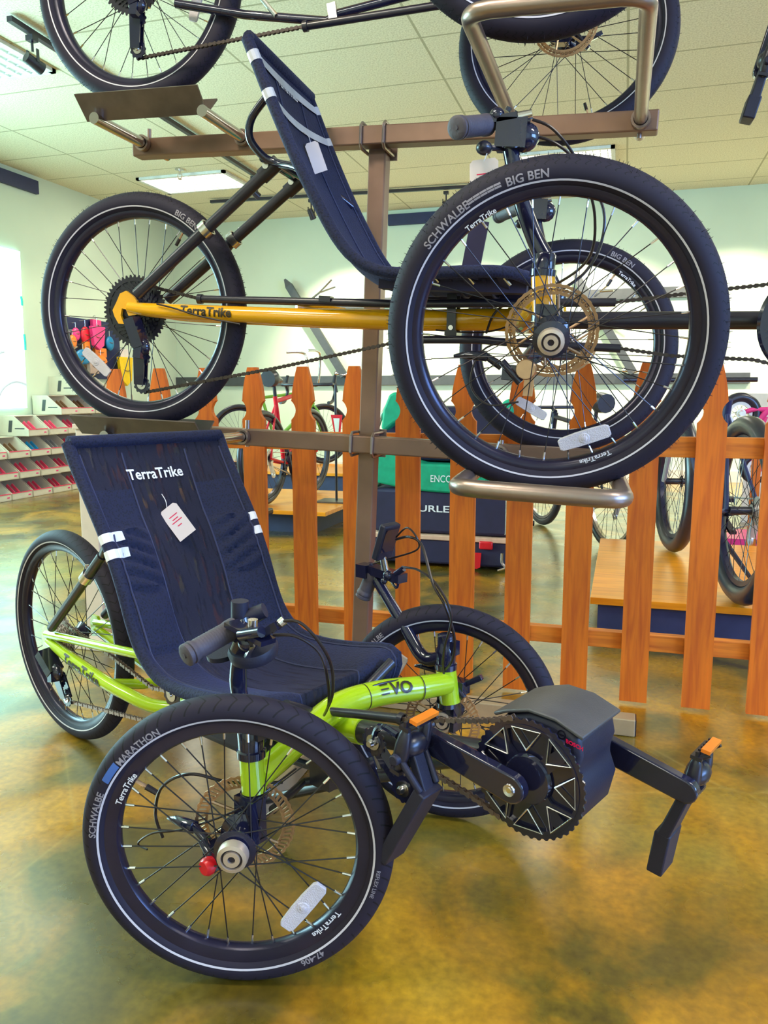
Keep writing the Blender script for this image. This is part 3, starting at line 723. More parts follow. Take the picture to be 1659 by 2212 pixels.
# ---------------------------------------------------------------- green trike on the floor
GF = Frame((-.474, 1.36, 0), -.402); g = GF.loc
G = thing('recumbent_trike', 'lime green recumbent electric trike with black mesh seat standing on the floor', 'tricycle', GF.mat())
TR, WB = .65, 1.07
gn = wheel(G, 'front_wheel', (.036, -TR/2+.006, .252), .66, .252, .0235, .190, 'tire_g', rot0=.12, hubw=.036, camber=.05,
    arcs=(('SCHWALBE', .0155, .2232, 176, 't', 'ink', .02), ('MARATHON', .0155, .2232, 141, 't', 'ink', .02), ('47-406', .015, .2232, -53, 't', 'ink', .02), ('REFLEX LINE', .009, .2262, -8, 't', 'ink', .01), ('TerraTrike', .0135, .1935, 159, 'r', 'white', .02), ('TerraTrike', .0135, .1935, -35, 'r', 'white', .02)),
    reflect=((.150, -46, 98),), valve=147, disc=(.052, .083, 0, 'bronze', 40))
b = MB()
for a0, a1 in ((150.5, 141.5),):
    q = [math.radians(a0+(a1-a0)*i/10) for i in range(11)]; lt = lambda rr: -math.sqrt(.0235**2-(rr-.2265)**2)*.98-.0008
    vs = [(rr*cos(a), lt(rr), rr*sin(a)) for rr in (.2240, .230, .2360) for a in q]; b.add(vs, [(k*11+i, k*11+i+1, k*11+12+i, k*11+11+i) for k in (0, 1) for i in range(10)])
b.build('tire_patch', 'bluepatch', gn)
gf = wheel(G, 'front_wheel', (-.006, TR/2-.006, .252), .42, .25, .0235, .190, 'tire_g', rot0=.03, hubw=.05, arcs=(('SCHWALBE', .0155, .2232, 150, 't', 'ink', .02), ('TerraTrike', .0135, .1935, 152, 'r', 'white', .02)),
    reflect=((.150, 146, 92),), disc=(-.055, .083, 0, 'bronze', 40))
gr = wheel(G, 'rear_wheel', (-WB, 0, .297), 0, .297, .0235, .238, 'tire_g2', rot0=.2, hubw=.055, front=False, arcs=(), flr=.024)
cassette(gr, -.024, .062, 9, 'sprocket')
# frame
f = MB()
low = [(-1.055, -.072, .300), (-.95, -.072, .278), (-.80, -.068, .250), (-.70, -.06, .235), (-.62, -.045, .222), (-.55, -.02, .225), (-.48, -.008, .25), (-.36, 0, .278), (-.2, 0, .292), (-.02, 0, .318), (.022, 0, .324)]
f.tube(low, [.011, .0165, .017, .0165, .0165, .018, .021, .023, .024, .0255, .026], 16, k=4)
f.tube([(x, -y, z) for x, y, z in low[:7]], [.011, .0165, .017, .0165, .0165, .018, .02], 14, k=4)
for s in (-1, 1):
    f.tube([(-1.06, s*.072, .318), (-.85, s*.075, .338), (-.62, s*.075, .358), (-.46, s*.06, .365)], .0115, 12, k=3)
    f.prism([(-.02, -.03), (.02, -.022), (.028, .01), (.014, .034), (-.014, .034), (-.024, .012)], (-1.06, s*.072, .305), X, Z, Y, .008)
f.tube([(-.77, -.055, .243), (-.72, 0, .238), (-.70, .055, .237)], .013, 12)
f.tube([(-.46, -.06, .365), (-.455, 0, .367), (-.46, .06, .365)], .011, 12)
# cross member arching up over the boom to each kingpin
xm = [(.022, -.265, .335), (.004, -.19, .340), (-.02, -.10, .352), (-.035, 0, .362), (-.02, .10, .360), (.012, .19, .352), (.030, .265, .345)]
f.tube(xm, [.022, .023, .026, .027, .0265, .0255, .024], 18, k=5)
f.tube([(-.035, 0, .33), (-.035, 0, .365)], .028, 16)
f.tube([(.022, -.272, .314), (.018, -.272, .372)], .0205, 18); f.tube([(.034, .272, .300), (.022, .272, .372)], .0225, 18)
f.build('frame', 'lime', G)
b = MB()
xs = smooth(xm, 8)
def on_path(P_, ax, val):
    for a, c in zip(P_, P_[1:]):
        if min(a[ax], c[ax]) <= val <= max(a[ax], c[ax]) and a[ax] != c[ax]:
            return a.lerp(c, (val-a[ax])/(c[ax]-a[ax]))
    return min(P_, key=lambda p: abs(p[ax]-val)).copy()
def around(dd, l, ang): # point on the cross member skin; dd metres along from centre
    p = on_path(xs, 1, dd); d = (on_path(xs, 1, dd+.03)-on_path(xs, 1, dd-.03)).normalized()
    n1 = V((1, 0, 0)); n1 = (n1-d*n1.dot(d)).normalized(); n2 = n1.cross(d)*-1; n2 = n2 if n2.z > 0 else -n2
    return p+(n1*cos(ang)+n2*sin(ang))*l
b.text('VO', .034, lambda x, y: around(.112+x, .0284, .12+y/.027), 0, .03, 3)
for k in range(3):
    for i in range(6): pass
    b.add([around(.086+.020*i/5, .0284, .12+(.002+.0095*k+dy)/.027) for dy in (0, .003) for i in range(6)], [(i, i+1, i+7, i+6) for i in range(5)])
for yy in (.058, .186): b.add([around(yy+dx, .0274, a*.3-1.2) for dx in (0, .0022) for a in range(12)], [(i, i+1, i+13, i+12) for i in range(11)])
b.build('decal', 'blacktext', G, flat=True)
b = MB(); la, lb = V(low[1]), V(low[3])
lows = smooth(low, 8)
def stay(x, y):
    p = on_path(lows, 0, -.945+x-.17*y); a = y/.0175+.1
    return V((p.x, p.y-.0185*cos(a), p.z+.0185*sin(a)))
b.text('TerraTrike', .036, lambda x, y: stay(x, y-.011), 0, .03, 3); b.build('decal', 'blacktext', G, flat=True)
# headsets, masts, grips and levers
for s, kx in ((-1, .018), (1, .022)):
    h = MB(); yk = s*.272
    h.lathe([(.0, 0), (.024, 0), (.0245, .012), (.021, .014), (.022, .045), (.019, .05), (.019, .075), (.014, .078), (0, .078)], (kx, yk, .374), Z, 24)
    h.lathe([(0, 0), (.023, 0), (.023, -.01), (.016, -.014), (0, -.014)], (kx+.004, yk, .313 if s < 0 else .300), Z, 24)
    h.box((kx+.022, yk, .425), (.014, .02, .03)); h.build('headset', 'gloss', G)
mast = MB().tube([(.012, -.272, .44), (-.006, -.272, .47), (-.010, -.272, .50), (-.004, -.272, .548)], [.0135, .0135, .0145, .0125], 14, k=3)
o = mast.build('handlebar_mast', 'gloss', G)
mp = [V((.020, .272, .44)), V((-.04, .272, .408+.02)), V((-.12, .272, .482)), V((-.185, .272, .556)), V((-.205, .272, .585))]
mp = [V((.012, .272, .43)), V((-.03, .272, .425)), V((-.11, .272, .470)), g(830, 1290, .27), g(797, 1222, .27)]
MB().tube([(.018, .272, .40), g(915, 1420, .27), g(872, 1350, .27), g(830, 1280, .27), g(797, 1222, .27)], [.015, .016, .0135, .0125, .0125], 14, k=4).build('handlebar_mast', 'gloss', G)
def grip(parent, a, b_, r=.0165):
    a, b_ = V(a), V(b_); L_ = (b_-a).length; pr = [(0, -.001), (.004, -.001), (.004, .001), (r*.85, 0), (r*1.12, .003), (r*1.12, .008), (r*.98, .009), (r*.98, .011), (r*1.12, .012), (r*1.12, .017), (r, .02)]
    n = 12
    for i in range(n): z = .024+(L_-.04)*i/n; pr += [(r, z), (r*1.03, z+.002), (r*1.03, z+(L_-.04)/n-.002)]
    pr += [(r*1.1, L_-.012), (r*1.1, L_), (0, L_)]
    return MB().lathe(pr, a, b_-a, 24).build('grip', 'grip', parent)
ga, gb = g(398, 1418, -.37), g(508, 1356, -.275); grip(G, ga, gb)
dg = (gb-ga).normalized()
MB().tube([gb-dg*.01, gb+dg*.06], .0115, 12).tube([g(530, 1372, -.27), (-.004, -.272, .55)], .016, 14).tube([gb+dg*.005+V((0, 0, .0)), g(528, 1345, -.27), g(530, 1372, -.27)], .0125, 12).build('handlebar', 'gloss', G)
lv = MB(); c0 = g(545, 1372, -.275)
lv.bar(g(500, 1345, -.29), g(580, 1388, -.29), .03, .008).bar(g(545, 1385, -.29), g(603, 1348, -.28), .018, .012).tube([g(598, 1352, -.28), g(612, 1340, -.275)], [.0075, .006], 12).tube([g(546, 1375, -.28), g(546, 1340, -.28)], .0075, 14)
lv.m = [0]*len(lv.m); lv.tube([g(546, 1352, -.28), g(546, 1338, -.28)], .0082, 14, 1).bar(g(522, 1440, -.275), g(545, 1395, -.285), .008, .005, mi=1).tube([g(604, 1347, -.281), g(614, 1339, -.275)], .0072, 10, 1).tube([g(520, 1372, -.3), g(565, 1365, -.3)], .009, 10).ball(g(535, 1388, -.28), .016).build('brake_lever', ('gloss', 'silver'), G)
ac = MB(); ac.lathe([(0, -.005), (.04, -.005), (.042, .006), (.038, .014), (0, .014)], g(548, 1408, -.25), (0.1, -.3, 1), 24).lathe([(0, -.004), (.026, -.004), (.026, .004), (0, .004)], g(480, 1412, -.27), (0, -.2, 1), 20); ac.build('thumb_control', 'plastic', G)
ac = MB(); ac.tube([g(518, 1298, -.26), g(518, 1340, -.26)], .0145, 16).tube([g(516, 1340, -.26), g(572, 1318, -.235)], .0125, 14).box(g(522, 1345, -.26), (.03, .02, .02)); ac.build('accessory_mount', 'plastic', G)
grip(G, g(783, 1292, .26), g(806, 1238, .27), .0165)
lv = MB(); lv.bar(g(790, 1225, .27), g(870, 1250, .26), .03, .02).tube([g(855, 1240, .25), g(872, 1228, .25)], .007, 10).tube([g(845, 1255, .25), g(856, 1270, .25), g(860, 1262, .25)], .003, 8, k=3).ball(g(838, 1243, .25), .012).ball(g(830, 1255, .25), .008)
lv.box(g(788, 1232, .26), (.03, .03, .03)); lv.build('brake_lever', 'gloss', G)
dm = MB(); c1, c2 = g(826, 1198, .25), g(842, 1140, .25); dd = (c2-c1).normalized()
Rm = Matrix((dd.cross(V((0, 1, .0))).normalized(), V((0, 1, 0)), dd)).transposed()
disp = bevel(dm.box((c1+c2)/2, (.018, .055, .085), 0, Rm).build('display', 'plastic', G), .004)
MB().box((c1+c2)/2+Rm@V((-.0095, 0, .006)), (.001, .044, .055), 0, Rm).build('screen', 'gloss', disp, flat=True)
MB().tube([c1, g(835, 1245, .26)], .008, 10).build('display_mount', 'silver', disp)
# under seat battery box, motor unit, boom
MB().tube([(.022, 0, .324), (.08, 0, .331), (.20, 0, .348), (.36, 0, .375)], .0225, 18).build('boom', 'black', G)
mprof = [(.345, .395), (.352, .45), (.372, .476), (.412, .488), (.455, .484), (.492, .470), (.498, .44), (.490, .41), (.502, .378), (.492, .335), (.465, .305), (.43, .293), (.385, .302), (.355, .34)]
mo = bevel(MB().prism(mprof, (0, .002, 0), X, Z, Y, .125).build('motor', 'plastic', G), .010, 3)
tp = [(.350, .472), (.372, .482), (.412, .494), (.457, .491), (.502, .474), (.500, .468), (.457, .485), (.412, .488), (.372, .476), (.354, .467)]
bevel(MB().prism(tp, (0, .002, 0), X, Z, Y, .132).build('top_cover', mat('slate_cover', (.07, .068, .075), .45, bump=.2, bsc=500), mo), .002)
bt_ = g(1222, 1604, -.0615)
MB().text('BOSCH', .0085, lambda x, y: V((bt_.x+x, -.0615, bt_.z-x*.18+y)), 0, .04).build('lettering', 'redtext', mo, flat=True)
MB().lathe([(.005, 0), (.007, 0), (.007, .001), (.005, .001)], (g(1213, 1587, -.0612)), Y, 16, closed=True).box(g(1213, 1587, -.0615), (.008, .0005, .0015)).build('emblem', 'silver', mo)
MB().lathe([(0, -.012), (.03, -.012), (.034, 0), (.034, .03), (0, .03)], (.43, .07, .385), Y, 28).build('side_cover', 'plastic', mo)
RC = V((.424, -.080, .392))
ring = MB(); ring.lathe([(.0, .0035), (.0845, .0035), (.0845, .006), (0, .006)], RC, Y, 48); ring.gear(RC, .0905, .083, 44, .003, 0, .003); ring.gear(RC, .084, .079, 44, .006, 0, 0)
for i in range(4):
    a = pi/4+i*pi/2
    ring.prism([(-.022, .01), (-.03, .05), (-.042, .075), (-.012, .084), (.012, .084), (.042, .075), (.03, .05), (.022, .01)] if 0 else [(-.012, .0), (-.010, .078), (.010, .078), (.012, 0)], RC, V((cos(a), 0, -sin(a))), V((sin(a), 0, cos(a))), Y, .005)
ring.lathe([(.0, -.006), (.036, -.006), (.04, 0), (.036, .006), (0, .006)], RC, Y, 32)
for i in range(8):
    a = i*pi/4+.05; u_, v_ = V((cos(a+pi/2), 0, -sin(a+pi/2)*-1)), V((cos(a), 0, sin(a)))
    tri = [(0, .046), (.024, .078), (-.024, .078)]
    P = [RC+u_*x+v_*y+V((0, -.004, 0)) for x, y in tri]+[RC+v_*.046+V((0, -.004, 0))]
    ring.tube(P, .0016, 6, 1); 
    if i % 2: ring.prism([(0, .040), (.006, .042), (.030, .080), (.022, .083), (0, .052), (-.022, .083), (-.030, .080), (-.006, .042)], RC, u_, v_, Y, .004)
ring.build('chainring', ('gloss', 'silver'), G)
def crank(t, c, e, side, m='gloss'):
    c, e = V(c), V(e); b = MB(); d = (e-c).normalized(); b.bar(c-d*.004, e+d*.01, .017, .034, (0, 1, 0)) if 0 else None
    n = d.cross(Y).normalized(); r1, r2 = .0225, .0195
    poly = [(-r1*cos(a), r1*sin(a)) for a in [pi/2*k/4-pi/2 for k in range(9)]]; L_ = (e-c).length
    poly = [(-r1*cos(a), r1*sin(a)) for a in [-pi/2+pi*k/8 for k in range(9)]]+[(L_+r2*cos(a), r2*sin(a)) for a in [pi/2-pi*k/8 for k in range(9)]]
    b.prism(poly, c, d, n, Y, .020); 
    o = bevel(b.build('crank_arm', m, t), .003)
    MB().lathe([(0, -.0120), (.004, -.0120), (.004, -.011), (.009, -.0125), (.010, -.010), (0, -.010)] if side < 0 else [(0, .0105), (.009, .0105), (.01, .008), (0, .008)], c, Y, 20).build('crank_bolt', 'silver', o); return o
crank(G, (.416, -.112, .388), (.245, -.118, .425), -1); crank(G, (.425, .112, .392), (.592, .118, .350), 1)
def pedal(t, c, top, low, mid=None, m='plastic'):
    """platform pedal with cage, amber reflector and a long heel sling; c axle, top and low ends of the sole plate"""
    c, top, low = V(c), V(top), V(low); d = (top-low).normalized(); n = d.cross(Y).normalized(); b = MB()
    k_ = (c-low).length
    if mid is not None:
        mid = V(mid); b.bar(low, mid, .05, .022, n); b.bar(mid-d*.01, c+d*.012, .026, .014, n)
        for s in (-1, 1): b.tube([mid+V((0, s*.02, 0)), c+V((0, s*.03, 0))], .006, 8)
    else: b.bar(low, low+d*(k_*.42), .054, .026, n, taper=1.04); b.bar(low+d*(k_*.38), c+d*.005, .056, .020, n, taper=.9)
    b.tube([c-V((0, .045, 0)), c+V((0, .045, 0))], .009, 10)
    o = bevel(b.build('pedal', m, t), .005)
    b = MB()
    for s in (-1, 1): b.ball(c+V((0, s*.026, 0))+d*.012, (.013, .012, .042), 14, 0, Matrix((n, Y, d)).transposed())
    for q in (-.024, .05): b.bar(c+d*q-V((0, .034, 0)), c+d*q+V((0, .034, 0)), .006, .018, n)
    for s in (-1, 1): b.tube([c+V((0, s*.024, 0))+d*.045, c+V((0, s*.024, 0))+d*.06-n*.018], [.005, .003], 8)
    b.ball(c+d*.012, (.020, .030, .020), 12)
    for i in range(6): b.box(c+V((0, -.03+.012*i, 0))+d*.056, (.005, .005, .010))
    b.build('cage', 'black', o)
    MB().bar(c+d*.064-n*.010-V((0, .028, 0)), c+d*.064-n*.010+V((0, .028, 0)), .006, .014, n).build('reflector', 'amber', o, flat=True)
    return o
pedal(G, g(888, 1622, -.160), g(905, 1562, -.160), g(842, 1846, -.170), g(926, 1702, -.165)); pedal(G, (.592, .165, .350), g(1478, 1640, .165), g(1424, 1872, .165))
pb = MB()
for px, py, r in ((808, 1602, .022), (872, 1703, .022)):
    p = g(px, py, -.15); pulley(pb, p, r); pb.lathe([(0, -.014), (.005, -.014), (.007, -.008), (0, -.008)], p, Y, 12, 1)
pb.bar(g(808, 1602, -.14), g(872, 1703, -.14), .012, .02, (0, 1, 0)); pb.bar(g(790, 1640, -.13), g(830, 1760, -.13), .012, .02, (0, 1, 0)); pb.tube([g(805, 1610, -.15), g(820, 1570, -.15), g(860, 1590, -.16)], .006, 8, k=4)
pb.build('heel_support_linkage', ('gloss', 'silver'), G)
# chain run
tb = MB().tube([g(690, 1535, -.05), g(780, 1543, -.05), g(868, 1553, -.05)], .0085, 12).tube([(-.40, -.05, .288), (-.25, -.05, .305), g(690, 1535, -.05)], .0085, 12)
tb.tube([(-.40, -.06, .235), (-.1, -.055, .245), (.05, -.055, .262), (.16, -.055, .30)], .0085, 12, k=4); tb.lathe([(.0085, -.005), (.011, -.005), (.011, .005), (.0085, .005)], g(868, 1553, -.05), X, 14).build('chain_tube', 'black', G)
MB().chain([(.154, -.05, .402), (.26, -.058, .432), (.352, -.074, .462), (.40, -.080, .483)], mi=0).chain([(.375, -.080, .314), (.336, -.074, .322), (.222, -.06, .335), (.16, -.055, .30)]).build('front_chain', 'chain', G)
MB().chain([(-.46, -.055, .292), (-.60, -.05, .272), (-.78, -.045, .308), (-1.03, -.042, .352)]).chain([(-.40, -.06, .235), (-.50, -.06, .212), (-.65, -.06, .184), (-.985, -.06, .142)]).build('rear_chain', 'chain', G)
ib = MB(); pulley(ib, (-.465, -.09, .303), .028); pulley(ib, (-.43, -.06, .262), .024); ib.box((-.44, -.05, .28), (.03, .02, .06)).build('idler_pulley', ('gloss', 'silver'), G)
derailleur(G, (-1.04, -.085, .29), (-.985, -.065, .155))
# struts, accessories below the seat
b = MB()
for s in (-1, 1):
    b.tube([(-1.02, s*.078, .345), (-.88, s*.085, .455), (-.715, s*.095, .585)], .0125, 12, k=3); b.tube([(-.715, s*.095, .585), (-.66, s*.11, .63), (-.60, s*.13, .68)], .010, 10, k=3)
b.tube([(-.66, -.11, .63), (-.67, 0, .635), (-.66, .11, .63)], .010, 10); b.tube([(-.50, -.17, .50), (-.52, 0, .47), (-.50, .17, .50)], .010, 10, k=4)
for s in (-1, 1): b.tube([(-.30, s*.17, .385), (-.28, s*.08, .35), (-.25, s*.02, .30)], .011, 10, k=3); b.tube([(-.03, s*.15, .41), (-.04, s*.08, .37), (-.06, s*.03, .325)], .011, 10, k=3)
b.build('seat_strut', 'black', G)
for s in (-1, 1): MB().lathe([(.013, -.015), (.017, -.015), (.017, .015), (.013, .015)], (-.80, s*.089, .52), (1, 0, .8), 16).tube([(-.80, s*.089, .53), (-.80, s*.089, .55)], .005, 8).build('quick_clamp', 'silver', G)
bt = bevel(MB().box((-.20, -.13, .315), (.26, .07, .07)).build('under_seat_bag', 'plastic', G), .02, 3)
sd = MB(); sd.tube([(.02, -.23, .262), (-.04, -.10, .24), (.07, 0, .255), (-.04, .10, .24), (.02, .23, .262)], .008, 10).box((.02, -.10, .285), (.05, .035, .06)); sd.build('tie_rod', 'black', G)
for s in (-1, 1):
    MB().box((.024, s*.283, .272), (.045, .03, .075)).tube([(.024, s*.272, .30), (.012, s*.30, .25), (0, s*.30, .25)], .016, 12).build('kingpin', 'gloss', G)
caliper(G, g(468, 1842, -.335), True); caliper(G, (.04, .30, .33))
bp = MB().tube([g(1030, 1640, .02), g(900, 1655, .05), g(560, 1730, .05)], .011, 10); bp.build('boom_brace', 'black', G)
# cables
def cable(t, P, r=.0024, m='cable', n='cable'): return MB().tube(P, r, 8, k=8).build(n, m, t)
cable(G, [g(608, 1342, -.28), g(648, 1345, -.27), g(690, 1388, -.25), g(716, 1440, -.22), g(718, 1500, -.18), g(705, 1535, -.12)], .0026)
cable(G, [g(590, 1372, -.27), g(640, 1375, -.25), g(690, 1410, -.22), g(708, 1470, -.20), g(710, 1520, -.14), g(700, 1545, -.10)], .0026)
cable(G, [g(856, 1160, .25), g(880, 1140, .22), g(902, 1165, .22), g(900, 1188, .24), g(850, 1205, .26), g(805, 1218, .26)], .002)
cable(G, [g(856, 1165, .25), g(885, 1160, .22), g(912, 1180, .22), g(935, 1260, .2), g(962, 1310, .2), g(982, 1380, .22), g(975, 1430, .24), g(950, 1455, .26)], .003)
cable(G, [g(870, 1225, .25), g(905, 1232, .22), g(945, 1265, .2), g(975, 1330, .2), g(960, 1400, .22), g(958, 1450, .25), g(965, 1500, .26)], .0026)
cable(G, [g(760, 1500, .03), g(830, 1475, .10), g(920, 1462, .22)], .0022); cable(G, [g(610, 1690, -.2), g(500, 1690, -.28), g(410, 1672, -.33), g(350, 1700, -.34), g(336, 1760, -.34), g(352, 1810, -.34)], .0028)
cable(G, [g(640, 1660, -.2), g(520, 1745, -.3), g(400, 1790, -.34), g(330, 1800, -.36), g(298, 1822, -.36), g(318, 1835, -.36)], .0018)
gprof = [(-.640, 0, .860), (-.612, 0, .81), (-.562, 0, .735), (-.513, 0, .66), (-.470, 0, .575), (-.436, 0, .49), (-.405, 0, .44), (-.35, 0, .402), (-.27, 0, .394), (-.16, 0, .405), (-.085, 0, .418), (-.055, 0, .41), (-.050, 0, .385), (-.062, 0, .345)]
def gw(l): return .203-.008*sin(pi*l)-(0 if l < .88 else .02*((l-.88)/.12)**2)
so, gs = seat(G, gprof, gw, ridge=(.235, .385), top_band=[(.243, .022, False), (.283, .022, False)], txt=(.105, .033))
tg = GF.mat()
tp_ = GF.mat()@gs(.15, -.08, .006)[0]; ps = GF.mat()@gs(.19, -.10, .016)[0]
hang_tag(ps, .046, .082, (math.radians(-12), math.radians(-38), math.radians(18)), 'white paper tag hanging on the black mesh seat of the lime trike', top=tp_)
# ---------------------------------------------------------------- amber trike on the rack
YFm = Frame((-.18, 1.98, .785), .044, .081, .027); y_ = YFm.loc
A = thing('recumbent_trike', 'amber yellow recumbent trike with navy mesh seat held on the rack above the lime trike', 'tricycle', YFm.mat())
R_ = .311; YT, YW = .856, 1.13
wn = wheel(A, 'front_wheel', (0, -YT/2-.018, R_-.014), .06, R_, .0305, .243, 'tire_y', rot0=.15, hubw=.05, camber=.22, nubs=420,
    arcs=(('SCHWALBE', .020, .2755, 148, 't', 'ink', .02), ('=====', .022, .2755, 127, 't', 'ink', .04), ('BIG BEN', .020, .2755, 112, 't', 'ink', .02), ('TerraTrike', .0135, .2440, 133, 'r', 'white', .02), ('TerraTrike', .0135, .2440, -57, 'r', 'white', .02)),
    reflect=((.205, -66, 90),), disc=(.052, .088, 1, 'bronze', 40))
wf_ = wheel(A, 'front_wheel', (0, YT/2-.012, R_-.007), .0, R_, .0305, .243, 'tire_y', rot0=.05, hubw=.05, camber=-.18, nubs=200,
    arcs=(('BIG BEN', .020, .2755, 70, 't', 'ink', .02), ('TerraTrike', .0135, .2440, 60, 'r', 'white', .02)), reflect=((.205, -112, 86),), valve=62, disc=(-.055, .088, 1, 'bronze', 40))
wr = wheel(A, 'rear_wheel', (-YW, 0, R_), 0, R_, .0305, .243, 'tire_y', rot0=.1, hubw=.055, front=False, nubs=320, flr=.024,
    arcs=(('BIG BEN', .020, .2755, 66, 't', 'ink', .02),), reflect=((.195, -132, 94),), valve=60)
cassette(wr, -.024, .084, 10, 'black'); 
b = MB(); b.gear((0, -.03, 0), .088, .078, 46, .002, 0, .007)
for i in range(20): a = 2*pi*i/20; b.bar((.04*cos(a), -.03, .04*sin(a)), (.08*cos(a+.25), -.03, .08*sin(a+.25)), .006, .0018, (0, 1, 0))
b.build('large_sprocket', 'black', wr)
f = MB()
ylow = [(-1.125, -.068, .318), (-1.03, -.068, .314), (-.8, -.062, .318), (-.62, -.045, .322), (-.47, -.018, .328), (-.33, 0, .334), (-.2, 0, .343), (-.08, 0, .347)]
f.tube(ylow, [.014, .0195, .0205, .022, .025, .0265, .027, .028], 18, k=4); f.tube([(x, -y, z) for x, y, z in ylow[:6]], [.014, .0195, .0205, .022, .025, .0265], 16, k=4)
for s in (-1, 1): f.prism([(-.052, -.010), (-.040, .012), (-.03, .034), (-.012, .042), (.008, .030), (.02, .018), (.02, -.018), (-.004, -.022), (-.012, -.006), (-.024, -.004), (-.028, -.022), (-.018, -.044), (-.034, -.044), (-.046, -.026)], (-1.118, s*.07, .318), X, Z, Y, .009)
f.tube([(-.66, -.05, .345), (-.60, 0, .348), (-.56, .04, .345)], .010, 10)
f.tube([(-.030, -.362, .372), (-.045, -.27, .366), (-.075, -.14, .352), (-.095, 0, .347), (-.075, .14, .352), (-.045, .27, .366), (-.030, .362, .372)], [.024, .025, .029, .034, .029, .025, .024], 18, k=5)
for s in (-1, 1): f.tube([(-.022, s*.367, .338), (-.032, s*.367, .412)], .0235, 18)
f.tube([(-.13, 0, .345), (-.02, 0, .352)], .031, 18); f.build('frame', 'yellow', A)
b = MB(); b.text('TerraTrike', .032, lambda x, y: V((-.965+x, -.064-.0225*cos((y-.008)/.021), .3165+.0225*sin((y-.008)/.021))), 0, .03, 3); b.build('decal', 'blacktext', A, flat=True)
b = MB().tube([(-.02, 0, .352), (.1, 0, .358), (.44, 0, .378)], .0205, 16); b.build('boom', 'black', A)
b = MB()
for x in (-.27, ): b.bar((x, -.03, .43), (x+.01, -.034, .29), .022, .012, (0, 1, 0)); b.bar((x, .03, .43), (x+.01, .034, .29), .022, .012, (0, 1, 0)); b.box((x+.008, 0, .305), (.03, .08, .012)); b.tube([(x+.008, -.045, .318), (x+.008, -.036, .318)], .006, 10, 1)
b.bar((-.30, -.06, .425), (-.20, -.06, .425), .03, .03); b.build('seat_bracket', ('black', 'silver'), A)
# struts and seat back frame
b = MB()
for s, t_ in ((-1, (-.722, -.085, .672)), (1, (-.722, .085, .672))):
    b.tube([(-1.095, s*.078, .352), t_], .0150, 14); b.tube([V(t_)-V((.03, 0, .026)), V(t_)+V((.012, 0, .010))], .019, 14)
b.build('seat_strut', 'black', A)
sc_ = MB()
for s in (-1, 1): sc_.lathe([(0, -.022), (.008, -.022), (.008, .022), (0, .022)], (-.735, s*.085, .668), Y, 12).lathe([(.019, -.01), (.023, -.01), (.023, .01), (.019, .01)], (-.90, s*.081, .52), (1, 0, .85), 16).tube([(-.895, s*.081, .532), (-.88, s*.081, .548)], .007, 8)
sc_.build('quick_clamp', 'silver', A)
b = MB()
for s in (-1, 1): b.tube([(-.715, s*.165, .80), (-.755, s*.15, .76), (-.762, s*.14, .72), (-.735, s*.12, .685), (-.70, s*.115, .672), (-.64, s*.15, .655), (-.60, s*.18, .63)], .0095, 12, k=5)
b.tube([(-.735, -.12, .682), (-.72, 0, .676), (-.735, .12, .682)], .011, 12); b.tube([(-.70, -.115, .672), (-.69, 0, .668), (-.70, .115, .672)], .008, 12)
b.build('seat_back_frame', 'gloss', A)
yprof = [(-.745, 0, .915), (-.715, 0, .855), (-.688, 0, .80), (-.622, 0, .675), (-.56, 0, .572), (-.505, 0, .492), (-.455, 0, .448), (-.39, 0, .428), (-.30, 0, .430), (-.2, 0, .438), (-.11, 0, .440), (-.06, 0, .425)]
so2, ys = seat(A, yprof, lambda l: .203-(.0 if l < .86 else (l-.86)/.14*.05*((l-.86)/.14)), ridge=(.9, .95), top_band=[(.035, .024, True), (.128, .022, True)], txt=(.065, .030))
so2.data.materials[1] = M['fabric']; so2.data.materials[0] = M['fabric']
b = MB()
for i in range(4):
    x = -.40+.075*i
    b.tube([(x, -.17, .42), (x+.01, 0, .395), (x, .17, .42)], .004, 6, k=4)
for i, x in enumerate((-.38, -.30, -.22, -.14)): b.bar((x, -.185, .435), (x+.015, -.15, .405), .02, .005); b.tube([(x+.012, -.182, .425), (x+.028, -.182, .410)], .004, 8, 1)
b.bar((-.42, -.13, .408), (-.08, -.13, .412), .05, .03); b.bar((-.42, .13, .408), (-.08, .13, .412), .05, .03)
b.bar((-.205, -.19, .42), (-.19, -.20, .54), .04, .008, (0, 1, 0)); b.build('seat_strap', ('navy', 'silver'), A)
